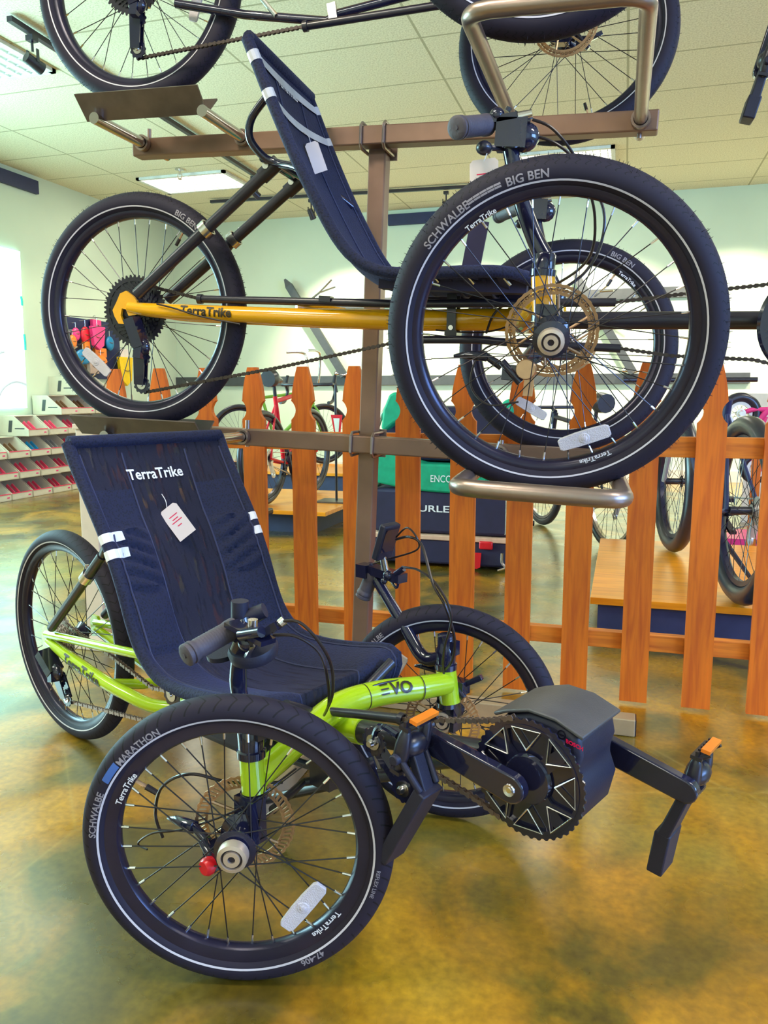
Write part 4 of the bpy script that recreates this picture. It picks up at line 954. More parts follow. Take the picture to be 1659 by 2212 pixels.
# masts, headsets
for s in (-1, 1):
    k = s*.367
    b = MB().lathe([(0, 0), (.0255, 0), (.026, .012), (.022, .014), (.022, .040), (.019, .044), (.0, .044)], (-.033, k, .412), Z, 24); b.lathe([(0, 0), (.025, 0), (.025, -.012), (0, -.012)], (-.022, k, .338), Z, 24); b.build('headset', 'gloss', A)
    m_ = MB().tube([(-.035, k, .45), (-.06, k, .49), (-.092, k, .56), (-.122, k, .655)], [.0185, .0165, .0160, .0155], 16, k=4); m_.build('handlebar_mast', 'gloss', A)
    gA, gB = (y_(985, 276, -.47), y_(1052, 270, -.375)) if s < 0 else (V((-.24, .47, .667)), V((-.165, .375, .677)))
    grip(A, gA, gB, .0185); dg = (V(gB)-V(gA)).normalized()
    b = MB().tube([V(gB)-dg*.01, V(gB)+dg*.04, (-.118, k, .69)], .012, 12); b.box((-.118, k, .668), (.058, .05, .052)); b.ball((-.095, k, .665), (.03, .024, .028)); b.build('shifter_pod', 'gloss', A)
    b = MB(); q = lambda px, py, ss=-.38: y_(px, py, ss) if s < 0 else V((y_(px, py, ss).x, -ss, y_(px, py, ss).z))
    b.bar(q(1060, 262), q(1118, 252), .024, .012).tube([q(1118, 254), q(1150, 246)], [.010, .008], 12).tube([q(1118, 262), q(1146, 262)], .006, 10).ball(q(1074, 250), .015).tube([q(1096, 240), q(1100, 232)], .006, 8).box(q(1105, 272), (.028, .02, .012)); b.tube([q(1120, 254), q(1150, 246)], [.0105, .0085], 12, 1).box(q(1105, 272), (.03, .022, .008), 1); b.build('brake_lever', ('gloss', 'silver'), A)
    b = MB().ball(q(1046, 320, -.40), (.016, .02, .013)); b.tube([q(1055, 318, -.4), q(1085, 322, -.37)], [.006, .0045], 8); b.build('thumb_lever', 'black', A)
for s in (-1, 1):
    MB().box((-.012, s*.385, .315), (.05, .036, .085)).tube([(-.022, s*.367, .335), (-.01, s*.39, .31), (0, s*.40, .31)], .017, 12).build('kingpin', 'gloss', A)
caliper(A, y_(1105, 805, -.41)); b = MB().lathe([(0, -.006), (.018, -.006), (.02, 0), (.02, .012), (0, .012)], y_(1136, 798, -.43), Y, 22).box(y_(1142, 830, -.42), (.018, .012, .045)); b.build('caliper_cover', 'bronze', A)
caliper(A, (.05, .40, .28))
b = MB().tube([(-.02, -.36, .30), (-.07, -.12, .262), (.03, 0, .27), (-.07, .12, .262), (-.02, .36, .30)], .009, 10); b.build('tie_rod', 'black', A)
# transmission
b = MB().tube([(-.926, -.052, .351), (-.4, -.055, .366), (.116, -.058, .396)], .0098, 12); b.tube([(-.362, -.062, .282), (-.2, -.062, .292), (-.1, -.062, .291), (.139, -.062, .294)], .0095, 12, k=4)
for p in ((-.926, -.052, .351), (-.362, -.062, .282)): b.lathe([(.0098, -.006), (.013, -.006), (.013, .006), (.0098, .006)], p, X, 14)
b.box((-.58, -.054, .368), (.03, .03, .014)); b.build('chain_tube', 'black', A)
MB().chain([(-1.10, -.045, .392), (-1.05, -.045, .372), (-.926, -.052, .351)]).chain([(-1.075, -.065, .098), (-.7, -.063, .190), (-.362, -.062, .282)]).build('rear_chain', 'chain_dark', A)
yc = V((.535, -.075, .372))
MB().chain([(.116, -.058, .396), (.30, -.068, .428), (.42, -.074, .447), (.50, -.075, .470)]).chain([(.139, -.062, .294), (.25, -.064, .285), (.42, -.074, .288), (.50, -.075, .275)]).build('front_chain', 'chain_dark', A)
b = MB().lathe([(0, -.002), (.112, -.002), (.118, .004), (.112, .010), (0, .010)], yc, Y, 56); b.lathe([(0, -.008), (.03, -.008), (.034, .05), (.026, .14), (0, .14)], yc, Y, 24); 
b.build('chainring', 'gloss', A)
ca = crank(A, yc+V((0, -.045, 0)), yc+V((-.05, -.045, .162)), -1); pe = pedal(A, yc+V((-.05, -.10, .162)), yc+V((-.10, -.10, .22)), yc+V((-.045, -.10, .065)))
ca2 = crank(A, yc+V((0, .125, 0)), yc+V((.05, .125, -.162)), 1)
derailleur(A, (-1.10, -.085, .300), (-1.085, -.07, .118))
cable(A, [(-1.03, -.09, .33), (-.98, -.092, .322), (-.9, -.088, .305), (-.8, -.08, .293)], .0022); cable(A, [y_(1150, 258, -.37), y_(1190, 275, -.36), y_(1230, 320, -.34), y_(1262, 380, -.3), y_(1285, 470, -.25), y_(1270, 560, -.2), y_(1190, 620, -.1), y_(1080, 665, -.04), y_(1050, 720, -.05)], .003)
cable(A, [y_(1145, 290, -.37), y_(1200, 310, -.36), y_(1245, 350, -.34), y_(1300, 440, -.34), y_(1300, 520, -.34), y_(1262, 590, -.33), y_(1190, 640, -.36)], .003)
cable(A, [(-.30, -.035, .31), (-.18, -.045, .312), (-.10, -.10, .34), (-.03, -.3, .40)], .0022); cable(A, [(-.03, -.30, .30), (-.13, -.36, .27), (-.15, -.40, .20), (-.11, -.42, .16), (-.05, -.42, .17)], .002)
YM = YFm.mat(); p0 = YM@(y_(1046, 345, -.40))
hang_tag(p0+V((0, -.004, .0)), .056, .090, (.05, 0, -.15), 'pinkish paper hang tag dangling from the near handlebar of the amber trike', top=YM@y_(1046, 322, -.40))
sp_ = ys(.150, .15, .006)[0]; hang_tag(YM@(ys(.185, .12, .02)[0]), .035, .075, (0, -.35, .5), 'narrow white paper tag hanging on the seat front of the amber trike', lines=False, top=YM@sp_)
# ---------------------------------------------------------------- trike on the upper level
TFm = Frame((-.224, 2.084, 1.662), .029, .092, .036)
B3 = copy_tree(A); B3.matrix_world = TFm.mat(); bpy.context.view_layer.update(); B3['label'] = 'topmost trike on the upper rack level, cut off by the top edge of the view'
for ch in list(B3.children):
    if ch.name.startswith('pedal'):
        for c_ in list(ch.children): bpy.data.objects.remove(c_)
        bpy.data.objects.remove(ch)
    elif ch.name.startswith('crank_arm'): ch.matrix_local = T(yc)@Matrix.Rotation(pi*.97, 4, 'Y')@T(-yc)@ch.matrix_local
for ch in list(B3.children):
    if ch.name.startswith('rear_wheel'): ch.matrix_local = ch.matrix_local@Matrix.Rotation(math.radians(-115), 4, 'Y')
    elif ch.name.startswith('front_wheel'): ch.matrix_local = T(0, 0, .014 if ch.matrix_local.translation.y < 0 else 0)@ch.matrix_local@Matrix.Rotation(math.radians(130), 4, 'Y')
for ch in list(B3.children):
    if ch.name.startswith(('rear_chain', 'chain_tube')): bpy.data.objects.remove(ch)
t3 = TFm.loc; a_, b_ = t3(660, 57, -.062), t3(1010, 2, -.062)
MB().tube([a_, b_, b_+(b_-a_)*.7], .0095, 12).lathe([(.0095, -.006), (.013, -.006), (.013, .006), (.0095, .006)], a_, b_-a_, 14).build('chain_tube', 'black', B3)
MB().chain([(-1.085, -.065, .098), a_]).build('rear_chain', 'chain_dark', B3)
MB().tube([t3(380, 8, -.05), t3(530, 32, -.04), t3(705, 46, -.03), t3(730, 30, -.02), t3(1000, -40, 0)], .011, 12).build('return_tube', 'gloss', B3)
MB().bar(t3(716, 8, -.06), t3(722, 52, -.062), .022, .012, (0, 1, 0)).tube([t3(560, -10, -.05), t3(596, 34, -.05)], .006, 8).build('tube_clamp', 'silver', B3)
q1, q2 = TFm.loc(1665, 105, -.14), TFm.loc(1612, 262, -.14); pc_ = q1.lerp(q2, .25); pedal(B3, pc_, q1, q2)
for ch in sorted((c for c in B3.children if c.name.startswith('crank_arm')), key=lambda c: (c.matrix_local@V(c.data.vertices[0].co)).y)[:1]:
    for c_ in list(ch.children): bpy.data.objects.remove(c_)
    bpy.data.objects.remove(ch)
crank(B3, (yc.x, -.115, yc.z), (pc_.x, -.115, pc_.z), -1)
# ---------------------------------------------------------------- things on the walls
def wbox(name, y, px0, py0, px1, py1, th, m, label, cat, horiz=True):
    a, b = at(px0, py0, y=y), at(px1, py1, y=y); z0, z1 = min(a.z, b.z), max(a.z, b.z)
    return bevel(tag(MB().box(((a.x+b.x)/2, y+th/2, (z0+z1)/2), (abs(b.x-a.x), th, z1-z0)).build(name, m, flat=True), label, cat), .003)
yw = YB-.045
def wboard(pxl, pxr, pym, h, m, label):
    l, r = at(pxl, pym, y=yw), at(pxr, pym, y=yw); z = (l.z+r.z)/2
    return bevel(tag(MB().box(((l.x+r.x)/2, yw+.02, z), (r.x-l.x, .04, h)).build('wall_board', m, flat=True), label, 'wall board'), .003)
BB = MB().box(((XL+XR)/2, YB-.012, .06), (XR-XL, .024, .12)); struct(BB, 'baseboard_back', 'cream')
struct(MB().box((XL+.012, (YF+YB)/2, .05), (.024, YB-YF, .1)), 'baseboard_left', 'cream')
wboard(372, 1620, 821, .115, 'railwood', 'long dark slate board along the back wall at picket top height')
wboard(640, 1490, 646, .115, 'railwood', 'dark slate board on the back wall level with the amber frame tube')
wboard(838, 965, 471, .125, 'railblue', 'dark navy board high on the back wall just under the ceiling')
a, b_ = at(0, 375, x=XL+.05), at(85, 406, x=XL+.05)
bevel(tag(MB().box((XL+.025, (a.y-.9+b_.y)/2, (a.z+b_.z)/2), (.04, b_.y-a.y+.9, .125)).build('wall_board', 'railblue', flat=True), 'dark navy board high on the left wall near the ceiling', 'wall board'), .003)
def hanger(p0, p1, fk, prongs, label):
    t = thing('wall_bike_hanger', label, 'bike hanger', T(at(*p1, y=yw-.02)), 'bike hangers on the back wall'); o = at(*p1, y=yw-.02)
    a = at(*p0, y=yw-.10)-o; b = MB(); n = (a).normalized()
    b.bar(V((0, -.04, 0)), a*.93, .09, .05, (0, 1, 0)); b.bar(a*.93, a*1.0, .09, .05, (0, 1, 0), 0, .25); b.build('diagonal_bar', 'railwood', t, flat=True)
    s = MB(); f0 = at(*fk[0], y=yw-.12)-o; f1 = at(*fk[1], y=yw-.3)-o; s.tube([f0, f1], .012, 8)
    for q in prongs: s.tube([f1, at(*q, y=yw-.4)-o], .010, 8)
    s.build('fork', 'chrome', t); w = MB(); w.tube([(-.10, -.05, .03), (.0, -.05, .01), (.07, -.05, .03)], .016, 8); w.ball((-.10, -.05, .03), .03); w.build('wheel_hook', 'chrome', t)
hanger((615, 603), (746, 812), ((668, 650), (690, 632)), ((716, 605), (724, 620)), 'dark diagonal bike hanger with a prong, on the back wall left of the steel post')
hanger((1240, 590), (1368, 806), ((1285, 640), (1297, 630)), ((1318, 612), (1326, 628)), 'dark diagonal bike hanger on the back wall seen through the near front wheel')
# white poster on the left wall
P0 = V((XL, 4.95, 2.30)); P1 = at(42, 543, x=XL+.03); P2 = at(58, 881, x=XL+.03)
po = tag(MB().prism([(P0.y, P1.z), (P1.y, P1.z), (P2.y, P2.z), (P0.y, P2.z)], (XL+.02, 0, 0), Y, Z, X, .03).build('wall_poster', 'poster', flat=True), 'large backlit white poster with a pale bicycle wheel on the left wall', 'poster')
b = MB(); c = at(32, 912, x=XL+.04); 
def pz(px, py): return at(px, py, x=XL+.037)
ar = [pz(-6, 872), pz(-1, 852), pz(8, 838), pz(20, 829), (pz(33, 825)), pz(46, 827), pz(56, 831)]
b.tube(ar, .012, 6, k=4); b.tube([pz(-6, 768), pz(0, 762), pz(8, 760)], .012, 6, k=3); b.build('print', 'greyp', po)
b = MB(); q = [pz(-10, 695), pz(18, 700), pz(26, 730), pz(12, 752), pz(-10, 755)]; b.add(q, [(0, 1, 2, 3, 4)]); b.build('print', 'pale', po, flat=True)
b = MB()
for y0, y1, px in ((640, 660, 45), (722, 756, 52)): b.tube([pz(px, y0), pz(px+2, (y0+y1)/2), pz(px+2.5, y1)], .012, 6)
b.build('print', 'teal', po)
# accessory board with hanging pouches
a, b_ = at(132, 682, x=XL+.03), at(262, 820, x=XL+.03)
bd = tag(MB().box((XL+.018, (a.y+b_.y)/2, (a.z+b_.z)/2+.0), (.03, b_.y-a.y, a.z-b_.z)).build('display_board', 'railblue', flat=True), 'dark board on the left wall holding colourful pouches, seen through the rear wheel', 'display board')
PN = [0]
def pouch(px, py, w, h, m, label, shape=0, card=False):
    PN[0] += 1; p = at(px, py, x=XL+.075+.055*(PN[0] % 3)); t = thing('pouch', label, 'pouch', T(p), 'pouches on the dark wall board')
    if shape == 0: o = MB().ball((0, 0, 0), (.028, w/2, h/2), 16)
    else: o = MB().prism([(-w/2, h/2), (w/2, h/2), (w*.36, -h*.3), (0, -h/2), (-w*.36, -h*.3)] if shape == 1 else [(-w/2, h/2), (w/2, h/2), (w/2, -h/2), (-w/2, -h/2)], (0, 0, 0), Y, Z, X, .045)
    bevel(o.build('body', m, t), .006); MB().tube([(0, -w*.45, h*.12), (.034, 0, h*.02), (0, w*.45, h*.12)], .004, 6, k=4).build('zip', 'c_brown', t)
    MB().tube([(-.03-.055*(PN[0] % 3), 0, h*.8), (0, 0, h*.85), (0, 0, h*.45)], .004, 6).build('hook', 'silver', t)
    if card: MB().box((0, 0, h*.5+.045), (.006, w*.6, .09)).build('header_card', 'paper', t, flat=True)
for a_ in ((185, 725, .16, .19, 'c_red', 'round raspberry red pouch on the dark wall board'), (211, 731, .23, .25, 'c_pink', 'large pink pouch with a flap on the dark wall board', 1), (207, 704, .14, .13, 'c_pink', 'small pink card pack at the top of the dark wall board', 2),
           (164, 722, .12, .14, 'c_pink', 'faded pink pouch at the left edge of the dark wall board'), (157, 738, .12, .14, 'c_orange', 'peach pouch lowest at the left edge of the dark wall board'), (237, 742, .14, .16, 'c_blue', 'violet blue pouch right of the large pink one'),
           (186, 750, .09, .12, 'c_orange', 'small orange pack between the red and the blue pouches', 2), (180, 771, .26, .16, 'c_blue', 'wide turquoise blue pouch on the dark wall board'), (215, 762, .20, .10, 'c_orange', 'orange card above the orange pouch', 2), (218, 781, .22, .14, 'c_orange', 'orange pouch with brown strap under the orange card'),
           (201, 792, .15, .15, 'card_in', 'tan box at the bottom of the dark wall board', 2), (179, 795, .10, .12, 'c_brown', 'brown pack at the lower left of the dark wall board', 2), (271, 803, .26, .33, 'c_yel', 'bright yellow pointed pouch right of the dark wall board', 1, True)):
    pouch(*a_)
# ---------------------------------------------------------------- cardboard bins along the left wall
def make_bin():
    t = thing('cardboard_bin', 'x', 'cardboard bin'); w, h, d, th = .262, .188, .34, .006
    b = MB(); b.box((-d/2, 0, th/2), (d, w, th)).box((-d+th/2, 0, h/2), (th, w, h)).box((-d*.74, 0, h-th/2), (d*.52, w, th)); b.box((-th/2, 0, .030), (th, w, .060))
    sd = [(0, 0), (0, .06), (-d*.48, h), (-d, h), (-d, 0)]
    for s in (-1, 1): b.prism(sd, (0, s*(w/2-th/2), 0), X, Z, Y, th)
    b.build('box', 'card', t, flat=True)
    MB().box((-.004, 0, .062), (.014, w*.96, .007)).build('trim', 'pink', t, flat=True)
    o = MB()
    for i, y in enumerate((-.07, -.01)): o.bar((-.03, y, .060), (-.11, y, .130), .026, .008, (0, 1, 0))
    o.build('insert', 'pink', t, flat=True)
    q = MB().box((.0015, .09, .03), (.001, .03, .012)); q.build('price_label', 'c_pink', t, flat=True)
    s_ = MB().prism([(-.235, .035), (-.195, .035), (-.175, .145), (-.215, .145)], (0, -w/2-.0008, 0), X, Z, Y, .001); s_.box((-.10, -w/2-.001, .07), (.11, .001, .010)); s_.build('side_print', 'railwood', t, flat=True)
    return t
bp_ = make_bin(); xb = -5.33; used = False
rows = [(-3, 22, 0), (-3, 40, 0), (-3, 20, 0), (0, 66, 0), (0, 138, 0), (0, 176, 0)]
ordn = ['bottom', 'second', 'third', 'fourth', 'fifth', 'topmost']; nth = ['first', 'second', 'third', 'fourth', 'fifth', 'sixth', 'seventh', 'eighth', 'ninth', 'tenth', 'eleventh']
for r, (k0, px, _) in enumerate(rows):
    ys0 = at(px, 1000, x=xb).y+.135; ye = 7.75 if r < 4 else 7.3; k = 0 if r > 2 else -1; n = 0
    while ys0+.275*k < ye:
        o = bp_ if not used else copy_tree(bp_); used = True
        o.location = (xb+random.uniform(-.012, .012), ys0+.275*k, r*.191+.001); o['group'] = 'cardboard bins stacked along the left wall'
        col = random.choice(['pink']*5+['c_grey', 'c_brown', 'c_blue']); 
        if r == 2 and ys0+.275*(k+1) >= ye: col = 'c_green'
        for ch in o.children:
            if ch.name.startswith('insert'): ch.data = ch.data.copy(); ch.data.materials[0] = M[col]
        cn = {'pink': 'pink', 'c_grey': 'grey', 'c_brown': 'brown', 'c_blue': 'blue', 'c_green': 'lime green'}[col]
        o['label'] = 'cardboard bin with %s inserts, %s row of the stack, %s from left end' % (cn, ordn[r], nth[n]); k += 1; n += 1
# ---------------------------------------------------------------- platforms
def platform(x0, x1, y0, y1, z, label, inset=.12):
    t = thing('display_platform', label, 'platform', T((x0+x1)/2, (y0+y1)/2, 0)); w, d = x1-x0, y1-y0
    bevel(MB().box((0, 0, z-.014), (w, d, .028)).build('top', 'ply', t, flat=True), .002); MB().box((0, 0, (z-.028)/2), (w-2*inset, d-2*inset, z-.028)).build('base', 'ply_dark', t, flat=True)
p = at(703, 1107, z=.17); platform(-3.6, p.x, p.y, p.y+1.15, .17, 'low plywood display platform beyond the fence left of the steel post')
p3 = at(500, 1016, z=.20); platform(-4.3, -1.7, p3.y, p3.y+1.0, .20, 'low plywood platform farthest back by the left aisle', .05)
q1 = at(1275, 1290, z=.16); platform(q1.x, 2.2, q1.y, q1.y+1.35, .16, 'plywood display platform with navy sides behind the right end of the fence', .03)
# ---------------------------------------------------------------- bicycles beyond the fence
def spoked(t, c, R, d, tire='tire_g', tr=.022, rimc='rim', n=28, name='wheel', hubm='black', rd=.02):
    c = V(c); ax = V(d).cross(Z).normalized(); u, v = V(d).normalized(), Z
    w = MB().lathe([(R-2*tr-rd, -.01), (R-2*tr, -.013), (R-2*tr, .013), (R-2*tr-rd, .01)], c, ax, 48, closed=True).build(name, rimc, t)
    MB().lathe([(R-tr+tr*cos(2*pi*i/12), tr*sin(2*pi*i/12)) for i in range(12)], c, ax, 56, closed=True).build('tire', 'black', w)
    b = MB()
    for i in range(n):
        a = 2*pi*i/n; e = a+(.35 if i % 2 else -.35); s = .03 if i % 4 < 2 else -.03
        b.tube([c+ax*s+(u*cos(e)+v*sin(e))*.022, c+(u*cos(a)+v*sin(a))*(R-2*tr-rd/2)], .0014, 4)
    b.build('spokes', 'spoke', w, flat=True); MB().tube([c-ax*.05, c+ax*.05], .016, 12).lathe([(.02, .03), (.03, .03), (.03, .034), (.02, .034)], c, ax, 16).build('hub', hubm, w); return w
def bicycle(label, rear, front, R=.34, fc='c_red', fc2=None, bar='flat', sad='black', tr=.022, rimc='rim', hubm='black', kick=False, h=1.0, crankang=.5, fork='black', barm='black', seat_=True):
    rear, front = V(rear), V(front); z0 = rear.z; d = (front-rear); d.z = 0; Lw = d.length; d.normalize(); s = Lw/1.04
    t = thing('bicycle', label, 'bicycle', T(rear)); o = V((0, 0, 0)); sd = d.cross(Z)
    def q(x, z, y=0): return d*(x*s)+Z*(z*h)+sd*y
    Rh = R/h
    rw = spoked(t, q(0, Rh), R, d, tr=tr, rimc=rimc, name='rear_wheel', hubm=hubm); spoked(t, q(1.04, Rh), R, d, tr=tr, rimc=rimc, name='front_wheel', hubm=hubm)
    f = MB(); bb, st, ht, hb = q(.42, .28), q(.27, .74), q(.86, .80), q(.90, .66)
    f.tube([bb, hb], .020, 12).tube([st+(ht-st)*.0, ht], .016, 12).tube([bb, st+(st-bb)*.08], .016, 12).tube([hb, ht+(ht-hb)*.2], .021, 12)
    for e in (-1, 1): f.tube([bb+sd*e*.03, q(0, Rh, e*.06)], .009, 8).tube([st-Z*.02, q(0, Rh, e*.06)], .008, 8)
    f.build('frame', fc, t)
    g_ = MB()
    for e in (-1, 1): g_.tube([hb-Z*.01+sd*e*.03, q(.93, .60, e*.05), q(1.04, Rh, e*.055)], .012, 8)
    g_.build('fork', fork, t)
    if seat_:
        b = MB().tube([st, q(.24, .88)], .013, 10); b.build('seat_post', 'black', t)
        b = MB(); b.tube([q(.12, .90), q(.2, .905), q(.3, .90), q(.40, .89)], [.06, .065, .03, .016], 12, k=3); so_ = b.build('saddle', sad, t)
    b = MB(); tp_ = ht+(ht-hb)*.25; b.tube([tp_, tp_+d*.06+Z*.03], .014, 10); c = tp_+d*.06+Z*.03
    if bar == 'flat': b.tube([c-sd*.31-d*.04, c-sd*.05, c+sd*.05, c+sd*.31-d*.04], .012, 10)
    elif bar == 'drop':
        for e in (-1, 1): b.tube([c, c+sd*e*.20, c+sd*e*.21+d*.07, c+sd*e*.21+d*.10-Z*.06, c+sd*e*.21+d*.05-Z*.13, c+sd*e*.21-d*.02-Z*.14], .013, 10, k=3); b.tube([c+sd*e*.21+d*.07-Z*.01, c+sd*e*.21+d*.11+Z*.07], [.018, .014], 10); b.tube([c+sd*e*.21+d*.11+Z*.03, c+sd*e*.215+d*.13-Z*.06], .006, 8)
    else:
        for e in (-1, 1): b.tube([c, c+sd*e*.10+Z*.03, c+sd*e*.15+Z*.30, c+sd*e*.18+Z*.36-d*.05, c+sd*e*.24+Z*.36-d*.20], .012, 10, k=4)
    b.build('handlebar', barm, t)
    b = MB(); c = bb+sd*.05; a = crankang; b.gear((0, 0, 0), .085, .07, 38, .004); m = Matrix((sd, d, Z)).transposed().to_4x4()
    cr = MB()
    for i in range(len(b.v)): cr.v.append(tuple(c+d*b.v[i][0]+Z*b.v[i][2]+sd*b.v[i][1]))
    cr.f, cr.m = b.f, b.m
    for e in (0, pi):
        p_ = c+(d*cos(a+e)+Z*sin(a+e))*.17; cr.bar(c, p_, .012, .028, sd); cr.box(p_+sd*(.05 if e == 0 else -.12), (.09, .09, .018))
    for i in range(4): cr.tube([c, c+(d*cos(a+i*pi/2)+Z*sin(a+i*pi/2))*.075], .006, 6)
    cr.build('crankset', 'rim', t)
    b = MB(); ch = c; ra = q(0, Rh)+sd*.05
    for e in (-1, 1): b.tube([c+Z*.08*e, ra+Z*.045*e], .004, 6)
    for i in range(6): rr = .055-.006*i; b.lathe([(rr*.6, -.001), (rr, -.001), (rr, .001), (rr*.6, .001)], ra-sd*.004*i, sd, 24, closed=True)
    b.bar(ra-Z*.02, ra-Z*.11+d*.04, .02, .025, sd); b.lathe([(.01, -.004), (.024, -.004), (.024, .004), (.01, .004)], ra-Z*.12+d*.05, sd, 14, closed=True); b.build('chain_and_cassette', 'sprocket', t)
    if kick: MB().tube([bb-Z*.02, bb-Z*.02+sd*.16-Z*(bb.z-.032)+d*(-.12)], [.014, .009], 8).build('kickstand', 'black', t)
    return t
zp = .17
bicycle('red road bicycle with drop handlebar on the platform left of the steel post', at(572, 1092, z=zp), at(672, 1066, z=zp), .34, 'c_red', bar='drop', fork='c_red', crankang=-1.2)
e0, e1 = at(520, 1012, z=.2), at(640, 1005, z=.2); e1 = e0+(e1-e0).normalized()*1.0
bicycle('green cruiser bicycle with tall silver handlebar and white saddle on the farther platform', e0, e1, .33, 'c_green', bar='ape', sad='c_white', fork='c_green', barm='chrome', h=.98)
bicycle('blue grey fat-tyred electric bicycle with kickstand on the right platform', at(1592, 1302, z=.162), at(1450, 1190, z=.162), .36, 'railblue', tr=.036, kick=True, fork='c_grey', crankang=.3, seat_=False)
w0 = at(1318, 1190, z=.002); bicycle('black bicycle with silver rims and red hub beyond the fence between trailer and right platform', w0, w0+V((-.5, .87, 0)).normalized()*1.02, .33, 'black', rimc='silver', hubm='c_red', tr=.024, crankang=.1)
w0 = at(1605, 945, z=.35); w1 = at(1672, 955, z=.35)
pbk = thing('bicycle', 'pink bicycle with a small black wheel raised at the far right behind the fence', 'bicycle', T(0, 0, 0))
c = at(1598, 893, y=5.6); d_ = V((1, .15, 0)).normalized(); spoked(pbk, c, .135, d_, tr=.03, rimc='c_white', n=16, hubm='c_white', name='front_wheel')
def pp(px, py): return at(px, py, y=5.6)
f = MB().tube([c, pp(1625, 885), pp(1659, 884), pp(1720, 884)], .016, 10).tube([pp(1658, 886), pp(1622, 930), pp(1600, 960)], .020, 10).tube([pp(1655, 900), pp(1635, 945)], .014, 8).tube([pp(1600, 900), pp(1592, 940)], .012, 8); f.build('frame', 'c_pink', pbk)
c2 = at(1632, 1012, y=5.6); spoked(pbk, c2, .10, d_, tr=.02, rimc='c_white', n=12, name='support_wheel', hubm='c_pink')
MB().tube([pp(1600, 960), c2, (c2.x, c2.y, .05)], .016, 8).box((c2.x, c2.y, .02), (.4, .4, .04)).build('stand', 'c_pink', pbk)
# pale small picket panel at far right
pf = thing('fence_panel', 'pale small picket panel at the far right behind the pink bicycle', 'fence', T(0, 0, 0)); b = MB()
for i in range(9):
    a = at(1622+9*i, 850, y=6.4); k_ = MB().box((a.x, 6.4, a.z/2), (.028, .02, a.z)); b_ = k_.build('picket', 'c_white' if 0 else 'cream', pf, flat=True)
a = at(1620, 900, y=6.42); MB().box((a.x+.2, 6.425, a.z), (.42, .02, .05)).box((a.x+.2, 6.425, .2), (.42, .02, .05)).build('rail', 'cream', pf, flat=True)
a = at(1634, 1000, y=5.0); tag(MB().box((a.x, 5.0, .60/2), (.05, .02, .60)).build('wooden_stake', 'pine', flat=True), 'short orange wooden stake between the last pickets at the far right', 'stake')
# sign stand with red triangular card
s0 = at(727, 1084, z=zp); st_ = thing('sign_stand', 'thin black pole stand with a red and white pointed card on the left platform', 'sign stand', T(s0))
MB().box((0, 0, .006), (.26, .20, .012)).build('base_plate', 'darksteel', st_, flat=True); MB().tube([(0, 0, .01), (0, 0, .86)], .009, 10).build('pole', 'black', st_)
cc = at(727, 896, y=s0.y-.02)-s0; MB().prism([(-.045, 0), (.045, 0), (.02, -.21), (-.005, -.21)], cc, X, Z, Y, .003).build('card', 'c_red', st_, flat=True); MB().prism([(-.024, -.025), (.024, -.025), (.009, -.19), (.0, -.19)], cc-V((0, .003, 0)), X, Z, Y, .002).build('card_front', 'c_white', st_, flat=True)
# pedal-like exerciser block on the platform
s1 = at(592, 1092, z=zp); bevel(tag(MB().box(s1+V((0, -.45, .022)), (.34, .16, .04)).box(s1+V((-.05, -.40, .06)), (.2, .12, .05)).build('wheel_chock', 'black', flat=True), 'dark wheel chock in front of the red bicycle rear wheel', 'wheel chock'), .01)
# ---------------------------------------------------------------- trailer
ty = 4.2; L0, R0 = at(800, 1225, y=ty), at(1097, 1232, y=ty); TRL = thing('bicycle_trailer', 'green and black fabric bicycle trailer parked beyond the fence behind the steel post', 'bicycle trailer', T((L0.x+R0.x)/2, ty, 0)); tw = R0.x-L0.x; cx = (L0.x+R0.x)/2
def tz(py): return at(950, py, y=ty).z
bevel(MB().box((0, .32, (tz(1220)+tz(1165))/2), (tw, .62, tz(1165)-tz(1220))).build('lower_panel', 'navy', TRL), .015)
bevel(MB().box((0, .32, (tz(1170)+tz(1155))/2), (tw+.01, .64, .026)).build('trim_band', 'tan', TRL), .004)
bevel(MB().box((0, .33, (tz(1156)+tz(1060))/2), (tw-.01, .60, tz(1060)-tz(1156))).build('back_panel', 'navy', TRL), .02)
gp = [(-tw/2, tz(1045)), (-tw*.2, tz(1062)), (tw*.22, tz(1068)), (tw/2, tz(1045)), (tw/2, tz(985)), (tw*.2, tz(1005)), (-tw*.12, tz(1003)), (-tw/2+.05, tz(960)), (-tw/2, tz(955))]
bevel(MB().prism(gp, (0, .33, 0), X, Z, Y, .64).build('green_panel', 'green', TRL), .012)
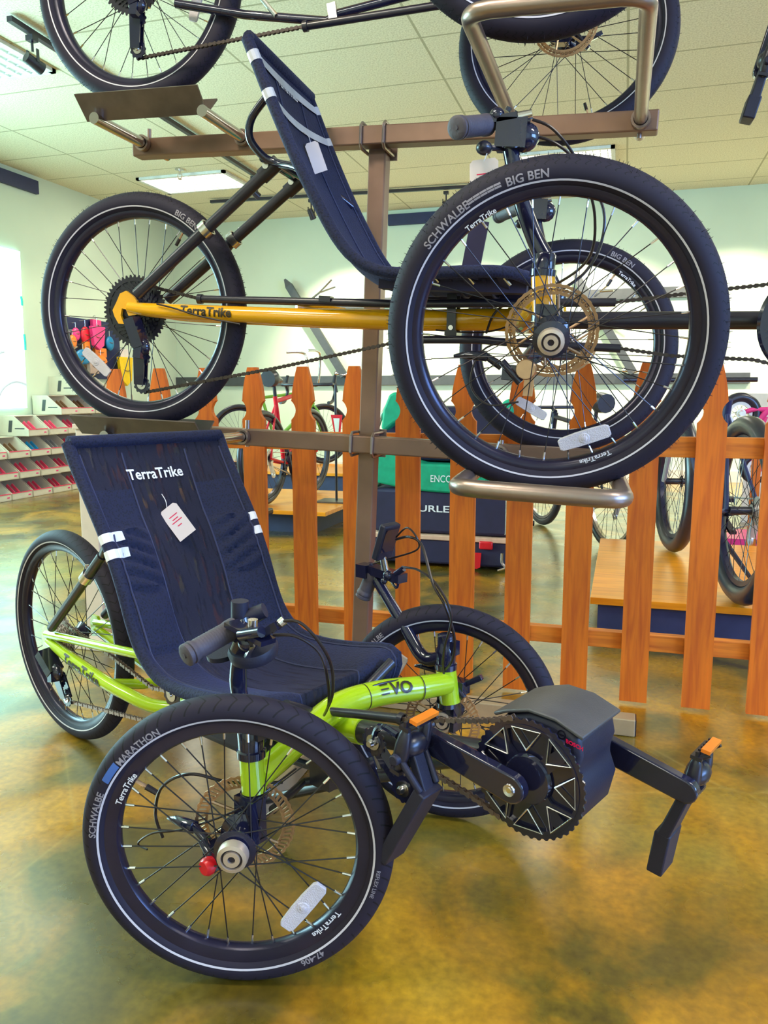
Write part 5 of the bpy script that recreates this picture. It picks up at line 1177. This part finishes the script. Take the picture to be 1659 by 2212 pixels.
bevel(MB().prism([(-tw/2+.03, tz(1000)), (tw/2-.03, tz(1000)), (tw/2-.06, tz(900)), (tw*.3, tz(880)), (-tw*.3, tz(880)), (-tw/2+.05, tz(900))], (0, .36, 0), X, Z, Y, .5).build('window_panel', 'navy', TRL), .02)
g1 = MB(); rx = lambda px, py: V((at(px, py, y=ty).x-cx, 0, at(px, py, y=ty).z))
g1.prism([tuple((rx(*q).x, rx(*q).z)) for q in ((822, 925), (827, 885), (840, 852), (853, 846), (868, 850), (885, 865), (878, 900), (850, 915), (830, 932))], (0, .05, 0), X, Z, Y, .10)
g1.prism([tuple((rx(*q).x, rx(*q).z)) for q in ((1075, 890), (1085, 868), (1100, 860), (1112, 868), (1112, 890), (1100, 902), (1082, 900))], (0, .05, 0), X, Z, Y, .10); bevel(g1.build('rolled_cover', 'green', TRL), .015, 3)
b = MB()
for s in (-1, 1): b.tube([(s*(tw/2-.02), .04, tz(1150)), (s*(tw/2-.02), .04, tz(960)), (s*(tw/2-.08), .06, tz(880)), (s*(tw/2-.14), .2, tz(868)), (s*(tw/2-.14), .5, tz(868))], .012, 8, k=3)
for s in (-1, 1): b.tube([(s*(tw/2-.03), -.03, tz(1185)), (s*(tw/2-.03), -.03, tz(1205)), (s*(tw/2-.03)+.02, -.03, tz(1215)), (s*(tw/2-.03)-.02, -.03, tz(1222))], .008, 8, k=3)
b.build('tube_frame', 'chrome', TRL)
MB().text('ENCORE', .056, lambda x, y: V((rx(929, 1041).x+x*.78, -.002, rx(929, 1041).z+y)), 0, .0).build('lettering', 'white', TRL, flat=True)
MB().text('BURLEY', .052, lambda x, y: V((rx(884, 1105).x+x*1.5, .025, rx(884, 1105).z+y)), 0, .015).build('lettering', 'white', TRL, flat=True)
e_ = rx(1050, 1178); bevel(MB().box((e_.x, -.005, e_.z), (.075, .02, .045)).build('reflector', 'red', TRL), .008)
e_ = rx(1030, 1213); MB().prism([(-.03, .05), (.025, .05), (.02, -.03), (.0, -.04), (-.03, -.03)], (e_.x, -.005, e_.z), X, Z, Y, .01).build('strap', 'red', TRL, flat=True)
for s in (-1, 1): spoked(TRL, (s*(tw/2+.05), .35, .22), .22, (0, 1, 0), tr=.02, n=20)
